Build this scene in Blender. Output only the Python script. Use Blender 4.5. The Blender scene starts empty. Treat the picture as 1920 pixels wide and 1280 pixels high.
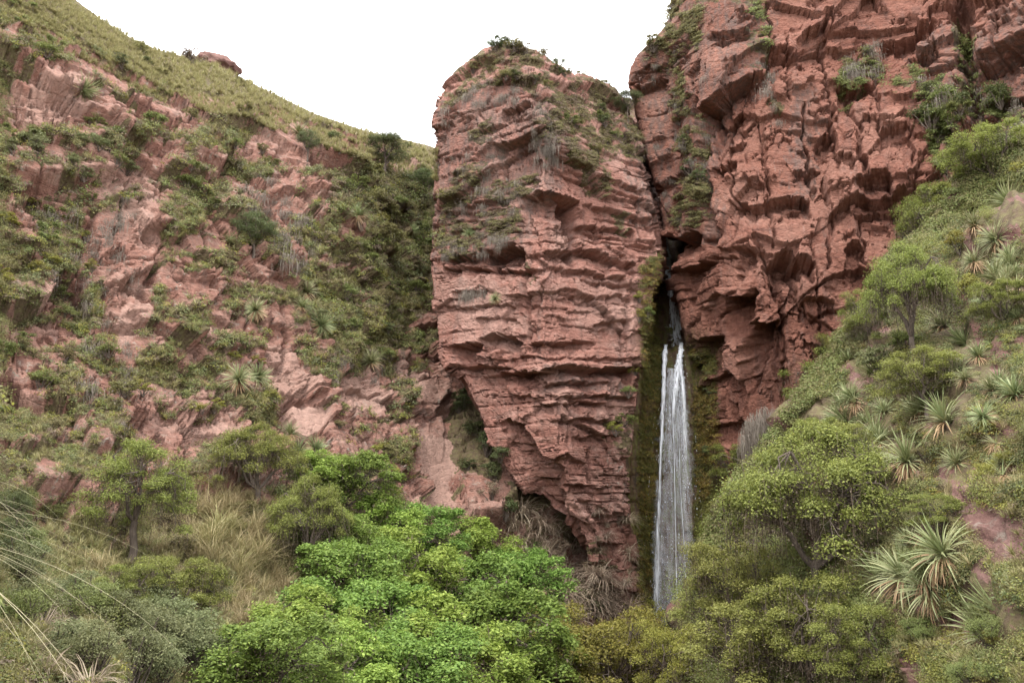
import bpy, math, random
import numpy as np
from mathutils import Vector, Matrix, Euler

R = math.radians
rng = np.random.default_rng(7)
random.seed(7)
S = bpy.context.scene
COL = S.collection

# ------------------------------------------------------------------ camera, sky, sun, exposure
F, PITCH, EYE = 1500.0, R(13.0), 1.7            # focal length in photo pixels (1920 wide)
cam_d = bpy.data.cameras.new('camera')
cam_d.sensor_width = 36.0
cam_d.lens = 36.0 * F / 1920.0
cam_d.clip_start, cam_d.clip_end = 0.1, 2000.0
cam = bpy.data.objects.new('camera', cam_d)
cam.location = (0, 0, EYE)
cam.rotation_euler = (R(90) + PITCH, 0, 0)
COL.objects.link(cam)
S.camera = cam

SUN_EL, SUN_AZ = R(62), R(212)                  # soft sun through cloud, high behind the left shoulder
w = bpy.data.worlds.new('World')
S.world = w
w.use_nodes = True
nt = w.node_tree
nt.nodes.clear()
out = nt.nodes.new('ShaderNodeOutputWorld')
bg = nt.nodes.new('ShaderNodeBackground')
sky = nt.nodes.new('ShaderNodeTexSky')
sky.sky_type = 'NISHITA'
sky.sun_disc = False
sky.sun_elevation = SUN_EL
sky.sun_rotation = SUN_AZ
tc = nt.nodes.new('ShaderNodeTexCoord')
ns = nt.nodes.new('ShaderNodeTexNoise')
ns.inputs['Scale'].default_value = 1.6
ns.inputs['Detail'].default_value = 5
nt.links.new(tc.outputs['Generated'], ns.inputs['Vector'])
cr = nt.nodes.new('ShaderNodeValToRGB')          # even white overcast, faintly uneven
cr.color_ramp.elements[0].position = 0.3
cr.color_ramp.elements[0].color = (19.5, 19.8, 20.5, 1)
cr.color_ramp.elements[1].position = 0.7
cr.color_ramp.elements[1].color = (23.0, 23.0, 23.2, 1)
nt.links.new(ns.outputs['Fac'], cr.inputs['Fac'])
mx = nt.nodes.new('ShaderNodeMixRGB')
mx.inputs['Fac'].default_value = 0.93
nt.links.new(sky.outputs['Color'], mx.inputs['Color1'])
nt.links.new(cr.outputs['Color'], mx.inputs['Color2'])
nt.links.new(mx.outputs['Color'], bg.inputs['Color'])
bg.inputs['Strength'].default_value = 0.095
nt.links.new(bg.outputs['Background'], out.inputs['Surface'])

sun_d = bpy.data.lights.new('sun', 'SUN')
sun_d.energy = 1.5
sun_d.angle = R(12)
sun_d.color = (1.0, 0.96, 0.9)
sun = bpy.data.objects.new('sun', sun_d)
# direction towards the sun: azimuth measured clockwise from +Y
sd = Vector((math.sin(SUN_AZ) * math.cos(SUN_EL), math.cos(SUN_AZ) * math.cos(SUN_EL), math.sin(SUN_EL)))
sun.rotation_euler = sd.to_track_quat('Z', 'Y').to_euler()
sun.location = (0, 0, 90)
COL.objects.link(sun)
S.view_settings.view_transform = 'Standard'
S.view_settings.look = 'None'
S.view_settings.exposure = 1.2
S.view_settings.gamma = 1.0
S.view_settings.use_curve_mapping = False
S.render.engine = 'CYCLES'
S.cycles.max_bounces = 6
S.cycles.diffuse_bounces = 3
S.cycles.transparent_max_bounces = 12

# ------------------------------------------------------------------ pixel <-> place
CT, ST = math.cos(PITCH), math.sin(PITCH)
def at(px, py, Y):
    u, v = (px - 960.0) / F, (640.0 - py) / F
    dy, dz = CT - v * ST, ST + v * CT
    k = Y / dy
    return np.array((u * k, Y, EYE + dz * k))
def to_px(P):
    x, y, z = P[..., 0], P[..., 1], P[..., 2] - EYE
    d = y * CT + z * ST
    d = np.where(np.abs(d) < 1e-3, 1e-3, d)
    return 960 + F * x / d, 640 - F * (z * CT - y * ST) / d, d

# ------------------------------------------------------------------ numpy noise
def _h(ix, iy, iz, seed):
    h = (ix.astype(np.uint32) * np.uint32(374761393)) ^ (iy.astype(np.uint32) * np.uint32(668265263)) ^ (iz.astype(np.uint32) * np.uint32(2147483647)) ^ np.uint32((seed * 1274126177) & 0xffffffff)
    h = (h ^ (h >> np.uint32(13))) * np.uint32(1274126177)
    h = (h ^ (h >> np.uint32(15))) * np.uint32(2246822519)
    h ^= h >> np.uint32(16)
    return h.astype(np.float32) * np.float32(1.0 / 4294967295.0)
def noise3(x, y, z, seed=0):
    x, y, z = np.broadcast_arrays(np.asarray(x, np.float32), np.asarray(y, np.float32), np.asarray(z, np.float32))
    fx, fy, fz = np.floor(x), np.floor(y), np.floor(z)
    ix, iy, iz = fx.astype(np.int64), fy.astype(np.int64), fz.astype(np.int64)
    tx, ty, tz = x - fx, y - fy, z - fz
    tx, ty, tz = tx*tx*(3-2*tx), ty*ty*(3-2*ty), tz*tz*(3-2*tz)
    r = 0
    for a in (0, 1):
        wx = tx if a else 1 - tx
        for b in (0, 1):
            wy = ty if b else 1 - ty
            for c in (0, 1):
                wz = tz if c else 1 - tz
                r = r + wx * wy * wz * _h(ix + a, iy + b, iz + c, seed)
    return r * 2 - 1
def noise2(x, y, seed=0):
    x, y = np.broadcast_arrays(np.asarray(x, np.float32), np.asarray(y, np.float32))
    fx, fy = np.floor(x), np.floor(y)
    ix, iy = fx.astype(np.int64), fy.astype(np.int64)
    tx, ty = x - fx, y - fy
    tx, ty = tx*tx*(3-2*tx), ty*ty*(3-2*ty)
    z = np.zeros_like(ix)
    return (2 * ((1-tx)*(1-ty)*_h(ix, iy, z, seed) + tx*(1-ty)*_h(ix+1, iy, z, seed)
            + (1-tx)*ty*_h(ix, iy+1, z, seed) + tx*ty*_h(ix+1, iy+1, z, seed)) - 1)
def fbm2(x, y, seed=0, o=4, g=0.5):
    a, s, r = 1.0, 0.0, 0
    for i in range(o):
        r = r + a * noise2(x * 2**i + 17.3*i, y * 2**i - 9.1*i, seed + i)
        s += a; a *= g
    return r / s
def cells(x, y, seed=0, jit=0.9):
    """2-D Voronoi: cell hash, offset from the cell's seed, F1, F2"""
    fx, fy = np.floor(x), np.floor(y)
    ix, iy = fx.astype(np.int64), fy.astype(np.int64)
    f1 = np.full(x.shape, 9.0, np.float32); f2 = f1.copy()
    bx = np.zeros_like(f1); by = bx.copy(); cx = np.zeros_like(ix); cy = cx.copy()
    z = np.zeros_like(ix)
    for a in (-1, 0, 1):
        for b in (-1, 0, 1):
            sx = a + 0.5 + jit * (_h(ix+a, iy+b, z, seed) - .5) + fx - x
            sy = b + 0.5 + jit * (_h(ix+a, iy+b, z+1, seed) - .5) + fy - y
            d = np.maximum(np.abs(sx), np.abs(sy)) * .6 + np.hypot(sx, sy) * .4
            n = d < f1
            f2 = np.where(n, f1, np.minimum(f2, d))
            f1 = np.where(n, d, f1)
            bx = np.where(n, -sx, bx); by = np.where(n, -sy, by)
            cx = np.where(n, ix + a, cx); cy = np.where(n, iy + b, cy)
    h = lambda k: _h(cx, cy, z + k, seed + 5)
    return h, bx, by, f1, f2
def sstep(a, b, x):
    t = np.clip((x - a) / (b - a), 0, 1)
    return t * t * (3 - 2 * t)
def in_poly(x, y, poly):
    r = np.zeros(np.shape(x), bool)
    n = len(poly)
    for i in range(n):
        x0, y0 = poly[i]; x1, y1 = poly[(i + 1) % n]
        if y0 == y1: continue
        c = ((y0 > y) != (y1 > y)) & (x < (x1 - x0) * (y - y0) / (y1 - y0) + x0)
        r ^= c
    return r
def soft_polys(x, y, polys, seed, jag=14, jag2=5):
    """mask of polygons with ragged edges"""
    wx = x + jag * fbm2(x / 34, y / 34, seed) + jag2 * noise2(x / 8, y / 8, seed + 3)
    wy = y + jag * fbm2(x / 34, y / 34, seed + 9) + jag2 * noise2(x / 8, y / 8, seed + 4)
    m = np.zeros(np.shape(x), bool)
    for p in polys: m |= in_poly(wx, wy, p)
    return m.astype(np.float32)

# ------------------------------------------------------------------ mesh helpers
def mk_mesh(name, V, Fc, attrs=None, smooth=False, mats=()):
    V = np.ascontiguousarray(V, np.float32); Fc = np.ascontiguousarray(Fc, np.int32)
    me = bpy.data.meshes.new(name)
    n, m, k = len(V), len(Fc), Fc.shape[1]
    me.vertices.add(n); me.vertices.foreach_set('co', V.ravel())
    me.loops.add(m * k); me.loops.foreach_set('vertex_index', Fc.ravel())
    me.polygons.add(m)
    me.polygons.foreach_set('loop_start', np.arange(0, m * k, k, dtype=np.int32))
    me.polygons.foreach_set('loop_total', np.full(m, k, np.int32))
    if smooth: me.polygons.foreach_set('use_smooth', np.ones(m, bool))
    for an, av in (attrs or {}).items():
        dom = 'POINT' if len(av) == n and n != m else 'FACE'
        at_ = me.attributes.new(an, 'FLOAT', dom)
        at_.data.foreach_set('value', np.ascontiguousarray(av, np.float32))
    for mm in mats: me.materials.append(mm)
    me.update(calc_edges=True)
    return me
def link(name, data, parent=None, loc=None, rot=None, scale=None):
    o = bpy.data.objects.new(name, data)
    COL.objects.link(o)
    if parent: o.parent = parent
    if loc is not None: o.location = loc
    if rot is not None: o.rotation_euler = rot
    if scale is not None: o.scale = scale if hasattr(scale, '__len__') else (scale,) * 3
    return o
def thing(name, label, cat, loc=(0, 0, 0), rot=(0, 0, 0), scale=1.0, group=None):
    o = link(name, None, None, loc, rot, scale)
    o.empty_display_size = 0.2
    o['label'] = label; o['category'] = cat
    if group: o['group'] = group
    return o
def merge(parts):
    """[(V,F,tint)] -> one"""
    Vs, Fs, Ts, n = [], [], [], 0
    for V, Fc, T in parts:
        Vs.append(V); Fs.append(Fc + n); Ts.append(T); n += len(V)
    return np.concatenate(Vs), np.concatenate(Fs), np.concatenate(Ts)

# ------------------------------------------------------------------ materials
class N:
    def __init__(s, name):
        s.m = bpy.data.materials.new(name); s.m.use_nodes = True
        s.t = s.m.node_tree; s.t.nodes.clear()
        s.out = s.t.nodes.new('ShaderNodeOutputMaterial')
    def n(s, typ, **kw):
        nd = s.t.nodes.new('ShaderNode' + typ)
        for k, v in kw.items():
            if hasattr(nd, k) and k not in nd.inputs: setattr(nd, k, v)
            else: nd.inputs[k].default_value = v
        return nd
    def l(s, a, b): s.t.links.new(a, b)
    def attr(s, name): return s.n('Attribute', attribute_name=name).outputs['Fac']
    def noise(s, vec, scale, detail=4, rough=.55, dist=0.0):
        nd = s.n('TexNoise'); nd.inputs['Scale'].default_value = scale; nd.inputs['Detail'].default_value = detail
        nd.inputs['Roughness'].default_value = rough; nd.inputs['Distortion'].default_value = dist
        s.l(vec, nd.inputs['Vector']); return nd.outputs['Fac']
    def mapping(s, vec, scale, rot=(0, 0, 0)):
        nd = s.n('Mapping'); nd.inputs['Scale'].default_value = scale; nd.inputs['Rotation'].default_value = rot
        s.l(vec, nd.inputs['Vector']); return nd.outputs['Vector']
    def ramp(s, fac, stops):
        nd = s.n('ValToRGB'); e = nd.color_ramp.elements
        while len(e) < len(stops): e.new(.5)
        for i, (p, c) in enumerate(stops):
            e[i].position = p; e[i].color = (*c, 1) if hasattr(c, '__len__') else (c, c, c, 1)
        s.l(fac, nd.inputs['Fac']); return nd.outputs['Color']
    def mix(s, fac, a, b, mode='MIX'):
        nd = s.n('MixRGB'); nd.blend_type = mode
        for v, k in ((fac, 'Fac'), (a, 'Color1'), (b, 'Color2')):
            if hasattr(v, 'links'): s.l(v, nd.inputs[k])
            elif k == 'Fac': nd.inputs[k].default_value = v
            else: nd.inputs[k].default_value = (*v, 1)
        return nd.outputs['Color']
    def math(s, op, a, b=None):
        nd = s.n('Math'); nd.operation = op
        for i, v in enumerate((a, b)):
            if v is None: continue
            if hasattr(v, 'links'): s.l(v, nd.inputs[i])
            else: nd.inputs[i].default_value = v
        return nd.outputs['Value']

def rock_material(name, red, pale, dark, streak=.5, lichen=.3, dipx=0.0, bump=.5):
    k = N(name)
    co = k.n('TexCoord').outputs['Object']
    strat = k.noise(k.mapping(co, (.25, .25, 2.2), (0, dipx, 0)), 1.0, 6, .62, .3)
    blot = k.noise(co, .28, 6, .6, .4)
    fine = k.noise(co, 2.6, 7, .68)
    c = k.ramp(strat, [(.30, dark), (.46, red), (.60, [ (a*.6+b*.4) for a, b in zip(red, pale)]), (.75, pale)])
    c = k.mix(k.ramp(blot, [(.42, 0.0), (.62, .85)]), c, red)
    c2 = k.mix(k.ramp(k.noise(co, .17, 5, .6), [(.50, 0.0), (.66, .8)]), c, pale)
    # mineral grain
    g = k.ramp(fine, [(.28, .62), (.5, 1.0), (.72, 1.32)])
    c3 = k.mix(1.0, c2, g, 'MULTIPLY')
    # dark run-off varnish
    st = k.noise(k.mapping(co, (1.1, 1.1, .07)), 1.0, 5, .6, .2)
    sm = k.math('MULTIPLY', k.ramp(st, [(.54, 0.0), (.68, 1.0)]), streak)
    c4 = k.mix(sm, c3, (.10, .062, .052))
    # pale mineral streaks
    st2 = k.noise(k.mapping(co, (1.7, 1.7, .10)), 1.3, 4, .6, .1)
    c4 = k.mix(k.math('MULTIPLY', k.ramp(st2, [(.62, 0.0), (.74, 1.0)]), streak * .7), c4, (.32, .24, .21))
    # lichen
    lm = k.noise(co, 1.5, 8, .72, .5)
    c5 = k.mix(k.math('MULTIPLY', k.ramp(lm, [(.56, 0.0), (.66, 1.0)]), k.math('ADD', k.attr('lichen'), lichen * .4)), c4, (.27, .245, .20))
    c5 = k.mix(k.math('MULTIPLY', k.attr('pale'), .8), c5, k.mix(k.ramp(fine, [(.35, 0.0), (.7, 1.0)]), [x * .92 for x in pale], [min(1, x * 1.18) for x in pale]))
    # soil, moss and litter where plants hold on
    soil = k.ramp(k.noise(co, 3.0, 7, .7), [(.3, (.045, .032, .02)), (.45, (.09, .066, .038)), (.58, (.10, .092, .036)), (.72, (.16, .125, .075))])
    veg = k.attr('veg')
    vm = k.ramp(k.math('ADD', veg, k.math('MULTIPLY', k.math('SUBTRACT', k.noise(co, 1.1, 7, .7), .5), 1.6)), [(.42, 0.0), (.58, 1.0)])
    c6 = k.mix(k.math('MULTIPLY', vm, .9), c5, soil)
    c6 = k.mix(k.math('MULTIPLY', k.attr('stain'), k.ramp(k.noise(k.mapping(co, (1.4, 1.4, .5)), 1.5, 7, .7), [(.42, 0.0), (.60, .62)])), c6, (.085, .070, .062))
    # wet, mossy
    moss = k.ramp(k.noise(k.mapping(co, (1.6, 1.6, .25)), 1.6, 7, .7), [(.3, (.028, .02, .014)), (.46, (.085, .05, .028)), (.58, (.085, .085, .02)), (.75, (.17, .16, .03))])
    c7 = k.mix(k.attr('wet'), c6, moss)
    b = k.n('BsdfPrincipled'); k.l(c7, b.inputs['Base Color'])
    rr = k.math('SUBTRACT', .92, k.math('MULTIPLY', k.attr('wet'), .45)); k.l(rr, b.inputs['Roughness'])
    b.inputs['Specular IOR Level'].default_value = .25
    wv = k.n('MixRGB'); wv.inputs['Fac'].default_value = .12
    nz = k.n('TexNoise'); nz.inputs['Scale'].default_value = 1.1; nz.inputs['Detail'].default_value = 4
    k.l(co, nz.inputs['Vector']); k.l(co, wv.inputs['Color1']); k.l(nz.outputs['Color'], wv.inputs['Color2'])
    vs = []
    for sc, an in ((1.0, (1, 1, 1.9)), (2.6, (.8, .8, 2.4))):
        vo = k.n('TexVoronoi'); vo.feature = 'DISTANCE_TO_EDGE'; vo.inputs['Scale'].default_value = sc
        k.l(k.mapping(wv.outputs['Color'], an, (0, dipx, 0)), vo.inputs['Vector'])
        vs.append(k.ramp(vo.outputs['Distance'], [(0.0, 0.0), (.09, 1.0)]))
    hb = k.math('ADD', k.math('MULTIPLY', k.noise(co, 4.5, 9, .74), 1.5), k.math('ADD', k.math('MULTIPLY', vs[0], .45), k.math('MULTIPLY', vs[1], .25)))
    bp = k.n('Bump'); bp.inputs['Strength'].default_value = bump; bp.inputs['Distance'].default_value = .16
    k.l(hb, bp.inputs['Height']); k.l(bp.outputs['Normal'], b.inputs['Normal'])
    k.l(b.outputs['BSDF'], k.out.inputs['Surface'])
    return k.m

def leaf_material(name, stops, trans=.35, hue=.03, val=.35, rough=.6, scale=.6):
    k = N(name)
    oi = k.n('ObjectInfo').outputs['Random']
    c = k.ramp(k.attr('tint'), stops)
    hs = k.n('HueSaturation')
    k.l(c, hs.inputs['Color'])
    k.l(k.math('ADD', .5 - hue / 2, k.math('MULTIPLY', oi, hue)), hs.inputs['Hue'])
    pos = k.n('NewGeometry').outputs['Position']
    pn = k.noise(pos, scale, 3, .6)
    k.l(k.math('ADD', 1 - val * .9, k.math('ADD', k.math('MULTIPLY', oi, val * .6), k.math('MULTIPLY', pn, val * 1.2))), hs.inputs['Value'])
    d = k.n('BsdfPrincipled'); k.l(hs.outputs['Color'], d.inputs['Base Color'])
    d.inputs['Roughness'].default_value = rough; d.inputs['Specular IOR Level'].default_value = .3
    if trans > 0:
        t = k.n('BsdfTranslucent'); k.l(hs.outputs['Color'], t.inputs['Color'])
        ms = k.n('MixShader'); ms.inputs['Fac'].default_value = trans
        k.l(d.outputs['BSDF'], ms.inputs[1]); k.l(t.outputs['BSDF'], ms.inputs[2])
        k.l(ms.outputs['Shader'], k.out.inputs['Surface'])
    else:
        k.l(d.outputs['BSDF'], k.out.inputs['Surface'])
    return k.m

def bark_material(name, a, b):
    k = N(name); co = k.n('TexCoord').outputs['Object']
    c = k.ramp(k.noise(k.mapping(co, (5, 5, 1.2)), 2.0, 6, .7), [(.3, a), (.7, b)])
    d = k.n('BsdfPrincipled'); k.l(c, d.inputs['Base Color']); d.inputs['Roughness'].default_value = .95
    bp = k.n('Bump'); bp.inputs['Strength'].default_value = .8; bp.inputs['Distance'].default_value = .05
    k.l(k.noise(k.mapping(co, (8, 8, 1.5)), 2.5, 5, .7), bp.inputs['Height']); k.l(bp.outputs['Normal'], d.inputs['Normal'])
    k.l(d.outputs['BSDF'], k.out.inputs['Surface'])
    return k.m

M = {}
M['rock_left'] = rock_material('pink_sandstone', (.212, .102, .075), (.315, .20, .158), (.10, .052, .041), .55, .7, R(14), .8)
M['rock_pillar'] = rock_material('red_bedded_sandstone', (.236, .110, .083), (.315, .192, .155), (.13, .058, .045), .5, .25, R(2), .8)
M['rock_right'] = rock_material('red_fractured_sandstone', (.178, .074, .051), (.25, .125, .092), (.10, .042, .031), .45, .12, R(-12), .8)
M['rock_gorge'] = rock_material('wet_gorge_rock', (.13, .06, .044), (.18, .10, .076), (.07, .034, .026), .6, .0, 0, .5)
M['rock_bank'] = rock_material('maroon_bank_rock', (.125, .062, .053), (.20, .118, .10), (.075, .036, .031), .3, .4, R(10), .45)

g1, g2, g3 = (.045, .066, .016), (.095, .130, .030), (.165, .195, .050)
M['shrub_green'] = leaf_material('shrub_leaves', [(0, (0.084, 0.099, 0.029)), (.5, (0.162, 0.185, 0.054)), (.9, (0.246, 0.263, 0.090)), (1, (0.269, 0.213, 0.101))])
M['shrub_olive'] = leaf_material('olive_leaves', [(0, (0.095, 0.087, 0.036)), (.5, (0.185, 0.168, 0.067)), (.85, (0.263, 0.235, 0.095)), (1, (0.280, 0.190, 0.101))])
M['shrub_dark'] = leaf_material('dark_leaves', [(0, (0.043, 0.054, 0.020)), (.5, (0.084, 0.101, 0.036)), (.9, (0.140, 0.157, 0.056)), (1, (0.146, 0.112, 0.062))])
M['shrub_grey'] = leaf_material('grey_green_leaves', [(0, (0.084, 0.095, 0.040)), (.5, (0.162, 0.177, 0.076)), (.9, (0.246, 0.258, 0.118)), (1, (0.269, 0.224, 0.112))])
M['shrub_yellow'] = leaf_material('yellow_green_leaves', [(0, (0.140, 0.140, 0.031)), (.5, (0.241, 0.230, 0.050)), (.9, (0.347, 0.314, 0.073)), (1, (0.336, 0.235, 0.067))])
M['shrub_brown'] = leaf_material('brown_dry_leaves', [(0, (0.090, 0.063, 0.039)), (.5, (0.168, 0.121, 0.081)), (1, (0.280, 0.213, 0.151))], .2)
M['crown_bright'] = leaf_material('bright_leaves', [(0, (0.123, 0.185, 0.031)), (.45, (0.230, 0.308, 0.056)), (.85, (0.325, 0.403, 0.084)), (1, (0.392, 0.426, 0.112))], .4, .02, .3)
M['crown_olive'] = leaf_material('feathery_leaves', [(0, (.10, .118, .028)), (.5, (.20, .222, .052)), (.88, (.30, .315, .078)), (1, (.30, .25, .09))], .42, .025, .3)
M['crown_yellow'] = leaf_material('yellowing_leaves', [(0, (.125, .125, .028)), (.5, (.235, .222, .045)), (.85, (.33, .30, .062)), (1, (.35, .25, .065))], .4, .02, .3)
M['crown_dark'] = leaf_material('evergreen_leaves', [(0, (0.047, 0.060, 0.022)), (.5, (0.095, 0.118, 0.043)), (.9, (0.157, 0.174, 0.062)), (1, (0.157, 0.129, 0.073))], .3)
M['twigs'] = leaf_material('dry_twigs', [(0, (0.045, 0.031, 0.022)), (.6, (0.084, 0.060, 0.040)), (1, (0.134, 0.099, 0.067))], .0)
M['grass'] = leaf_material('straw_green_grass', [(0, (0.134, 0.129, 0.047)), (.5, (0.252, 0.230, 0.099)), (.85, (0.370, 0.325, 0.162)), (1, (0.426, 0.336, 0.202))], .35, .02, .3)
M['grass_tan'] = leaf_material('tan_grass', [(0, (.19, .155, .075)), (.5, (.32, .26, .135)), (1, (.45, .37, .22))], .35, .02, .3)
M['grass_dry'] = leaf_material('dry_grass', [(0, (0.179, 0.129, 0.090)), (.5, (0.302, 0.230, 0.168)), (1, (0.426, 0.347, 0.258))], .3)
M['grey_moss'] = leaf_material('grey_hanging_moss', [(0, (.075, .058, .044)), (.5, (.150, .122, .096)), (1, (.25, .215, .175))], .1, .0, .4)
M['moss'] = leaf_material('wall_moss', [(0, (.035, .034, .010)), (.5, (.095, .09, .021)), (.85, (.17, .155, .03)), (1, (.15, .09, .025))], .25)
M['moss_orange'] = leaf_material('orange_moss', [(0, (.07, .042, .013)), (.5, (.16, .11, .025)), (1, (.26, .20, .042))], .2)
M['puya_leaf'] = leaf_material('rosette_leaves', [(0, (.10, .125, .05)), (.4, (.195, .22, .092)), (.75, (.32, .325, .165)), (1, (.42, .38, .21))], .2, .04, .35, .5)
M['puya_dead'] = leaf_material('dead_rosette_leaves', [(0, (.19, .115, .06)), (.5, (.40, .265, .15)), (1, (.58, .43, .28))], .2, .01, .3)
M['bark'] = bark_material('grey_brown_bark', (.05, .036, .026), (.15, .115, .09))
M['trunk_thatch'] = bark_material('thatched_trunk', (.06, .038, .026), (.20, .145, .10))

# ------------------------------------------------------------------ rock sheets
def cr_interp(A, t):
    """Catmull-Rom along axis 0 at parameters t (0..n-1)"""
    n = len(A)
    i = np.clip(np.floor(t).astype(int), 0, n - 2)
    f = (t - i)[:, None, None]
    g = lambda k: A[np.clip(k, 0, n - 1)]
    p0, p1, p2, p3 = g(i - 1), g(i), g(i + 1), g(i + 2)
    m1 = np.where((i > 0)[:, None, None], (p2 - p0) * .5, p2 - p1)
    m2 = np.where((i < n - 2)[:, None, None], (p3 - p1) * .5, p2 - p1)
    return (2*f**3 - 3*f**2 + 1)*p1 + (f**3 - 2*f**2 + f)*m1 + (-2*f**3 + 3*f**2)*p2 + (f**3 - f**2)*m2
def params(C, n, pxw=None):
    """n parameters along axis 0 spread by the mean spacing of the control points"""
    d = np.linalg.norm(np.diff(C, axis=0), axis=2).mean(axis=1) if pxw is None else pxw
    cum = np.concatenate([[0], np.cumsum(d)])
    return np.interp(np.linspace(0, cum[-1], n), cum, np.arange(len(C)))
def resample_row(row, n):
    P = np.array([at(*p) for p in row])
    if len(P) == n: return P
    px = np.array([(p[0], p[1]) for p in row], float)
    d = np.concatenate([[0], np.cumsum(np.hypot(*np.diff(px, axis=0).T) + .01)]); d /= d[-1]
    t = np.linspace(0, 1, n)
    return np.stack([np.interp(t, d, P[:, k]) for k in range(3)], 1)
SHEETS = []
def sheet(rows, nu, nv, ncol=None, rw=None, cw=None, flat=False):
    ncol = ncol or max(len(r) for r in rows)
    C = np.array([resample_row(r, ncol) for r in rows])                # R,C,3
    a, b, _ = to_px(C)
    wr = np.hypot(np.diff(a, axis=0), np.diff(b, axis=0)); wr = np.clip(wr, 8, 400).mean(axis=1)
    wc = np.hypot(np.diff(a, axis=1), np.diff(b, axis=1)); wc = np.clip(wc, 8, 400).mean(axis=0)
    if rw is not None: wr = wr * np.array(rw)
    if cw is not None: wc = wc * np.array(cw)
    D = cr_interp(C, params(C, nv, wr))
    Ct = D.transpose(1, 0, 2)
    if flat:
        t_ = params(Ct, nu, wc); i_ = np.clip(np.floor(t_).astype(int), 0, len(Ct) - 2); f_ = (t_ - i_)[:, None, None]
        D = (Ct[i_] * (1 - f_) + Ct[i_ + 1] * f_).transpose(1, 0, 2)
    else: D = cr_interp(Ct, params(Ct, nu, wc)).transpose(1, 0, 2)           # nv,nu,3
    du = np.gradient(D, axis=1); dv = np.gradient(D, axis=0)
    n = np.cross(du, dv); n /= np.linalg.norm(n, axis=2, keepdims=True) + 1e-9
    c = D[nv // 2, nu // 2]; cn = n[nv // 3:2 * nv // 3, nu // 3:2 * nu // 3].reshape(-1, 3).mean(0)
    if np.dot(cn, np.array((0, 0, EYE + 5)) - c) < 0: n = -n
    px, py, dep = to_px(D)
    s = np.concatenate([[0], np.cumsum(np.linalg.norm(np.diff(D[nv // 2], axis=0), axis=1))])
    s = np.broadcast_to(s[None, :], D.shape[:2]).copy()
    return dict(P=D, n=n, px=px, py=py, s=s, z=D[..., 2])
def finish(name, sh, d, attrs, mat, hide_from_scatter=False):
    P = sh['P'] + sh['n'] * d[..., None]
    nv, nu = P.shape[:2]
    idx = np.arange(nv * nu).reshape(nv, nu)
    q = np.stack([idx[:-1, :-1], idx[:-1, 1:], idx[1:, 1:], idx[1:, :-1]], -1).reshape(-1, 4)
    A = {k: np.broadcast_to(v, (nv, nu)).ravel() for k, v in attrs.items()}
    for k in ('veg', 'wet', 'lichen', 'pale', 'stain'): A.setdefault(k, np.zeros(nv * nu))
    # face the quads outward
    me = mk_mesh(name, P.reshape(-1, 3), q, A, False, [mat])
    o = link(name, me)
    o['kind'] = 'structure'
    du = np.gradient(P, axis=1); dv = np.gradient(P, axis=0)
    n = np.cross(du, dv); n /= np.linalg.norm(n, axis=2, keepdims=True) + 1e-9
    n *= np.sign((n * sh['n']).sum(2, keepdims=True) + 1e-6)
    SHEETS.append((P.reshape(-1, 3), n.reshape(-1, 3), A['veg'], hide_from_scatter, name))
    return o
def ledge(sh, d, pts, depth, h, lip=0.0, liph=12, jag=5, seed=0, k=.8, kh=1.5):
    """rock below the line steps back by `depth` and comes out again over h pixels; lip pushes the edge out"""
    px, py = sh['px'], sh['py']
    xs = np.array([p[0] for p in pts], float); ys = np.array([p[1] for p in pts], float)
    seed = int(seed or xs[0] * 3 + ys[0]); L = xs[-1] - xs[0]
    depth *= k * min(1, max(.4, L / 75)); h *= kh
    rs = np.random.default_rng(seed)
    # the edge is broken into straight pieces of uneven height and depth
    br = np.sort(np.concatenate([[xs[0] - 9, xs[-1] + 9], rs.uniform(xs[0], xs[-1], max(3, int(L / 11)))]))
    yo = rs.uniform(-1, 1, len(br)) * jag; bi = np.clip(np.searchsorted(br, px) - 1, 0, len(br) - 2)
    saw = np.where(rs.random(len(br)) < .5, 1.0, 0.0)[bi]
    f = np.clip((px - br[bi]) / np.maximum(br[bi + 1] - br[bi], 1), 0, 1)
    yl = np.interp(px, xs, ys) + yo[bi] + saw * (yo[bi + 1] - yo[bi]) * f + .6 * noise2(px / 9, py * 0, seed)
    e0, e1 = px - xs[0], xs[-1] - px
    wob = 5 * noise2(px / 9, py / 9, seed + 2)
    soft = max(10, L * .4)
    tp = (sstep(-3, 3, e0 + wob) * sstep(-3, soft, e1 + wob)) if rs.random() < .5 else (sstep(-3, soft, e0 + wob) * sstep(-3, 3, e1 + wob))
    t = py - yl
    hh = h * (1 + .5 * noise2(px / 22, py * 0, seed + 1))
    dd = depth * (rs.uniform(.45, 1.25, len(br))[bi] * .3 + .7)
    d -= tp * dd * sstep(-1.2, 1.6, t) * np.clip(1 - t / hh, 0, 1) ** .9
    if lip: d += tp * lip * .6 * (t <= 0) * np.exp(np.clip(t, -400, 0) / liph)
def crack(sh, d, pts, width, depth, jag=4, seed=0):
    """steep groove following points given from top to bottom"""
    px, py = sh['px'], sh['py']
    ys = np.array([p[1] for p in pts], float); xs = np.array([p[0] for p in pts], float)
    seed = int(seed or xs[0] + ys[0] * 5)
    xl = np.interp(py, ys, xs) + jag * fbm2(py / 24, px * 0, seed) * 1.6
    tp = sstep(-4, 16, np.minimum(py - ys[0], ys[-1] - py))
    ww = width * (1 + .5 * noise2(py / 20, px * 0, seed + 1))
    d -= tp * depth * np.exp(-((px - xl) / ww) ** 2)

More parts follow.
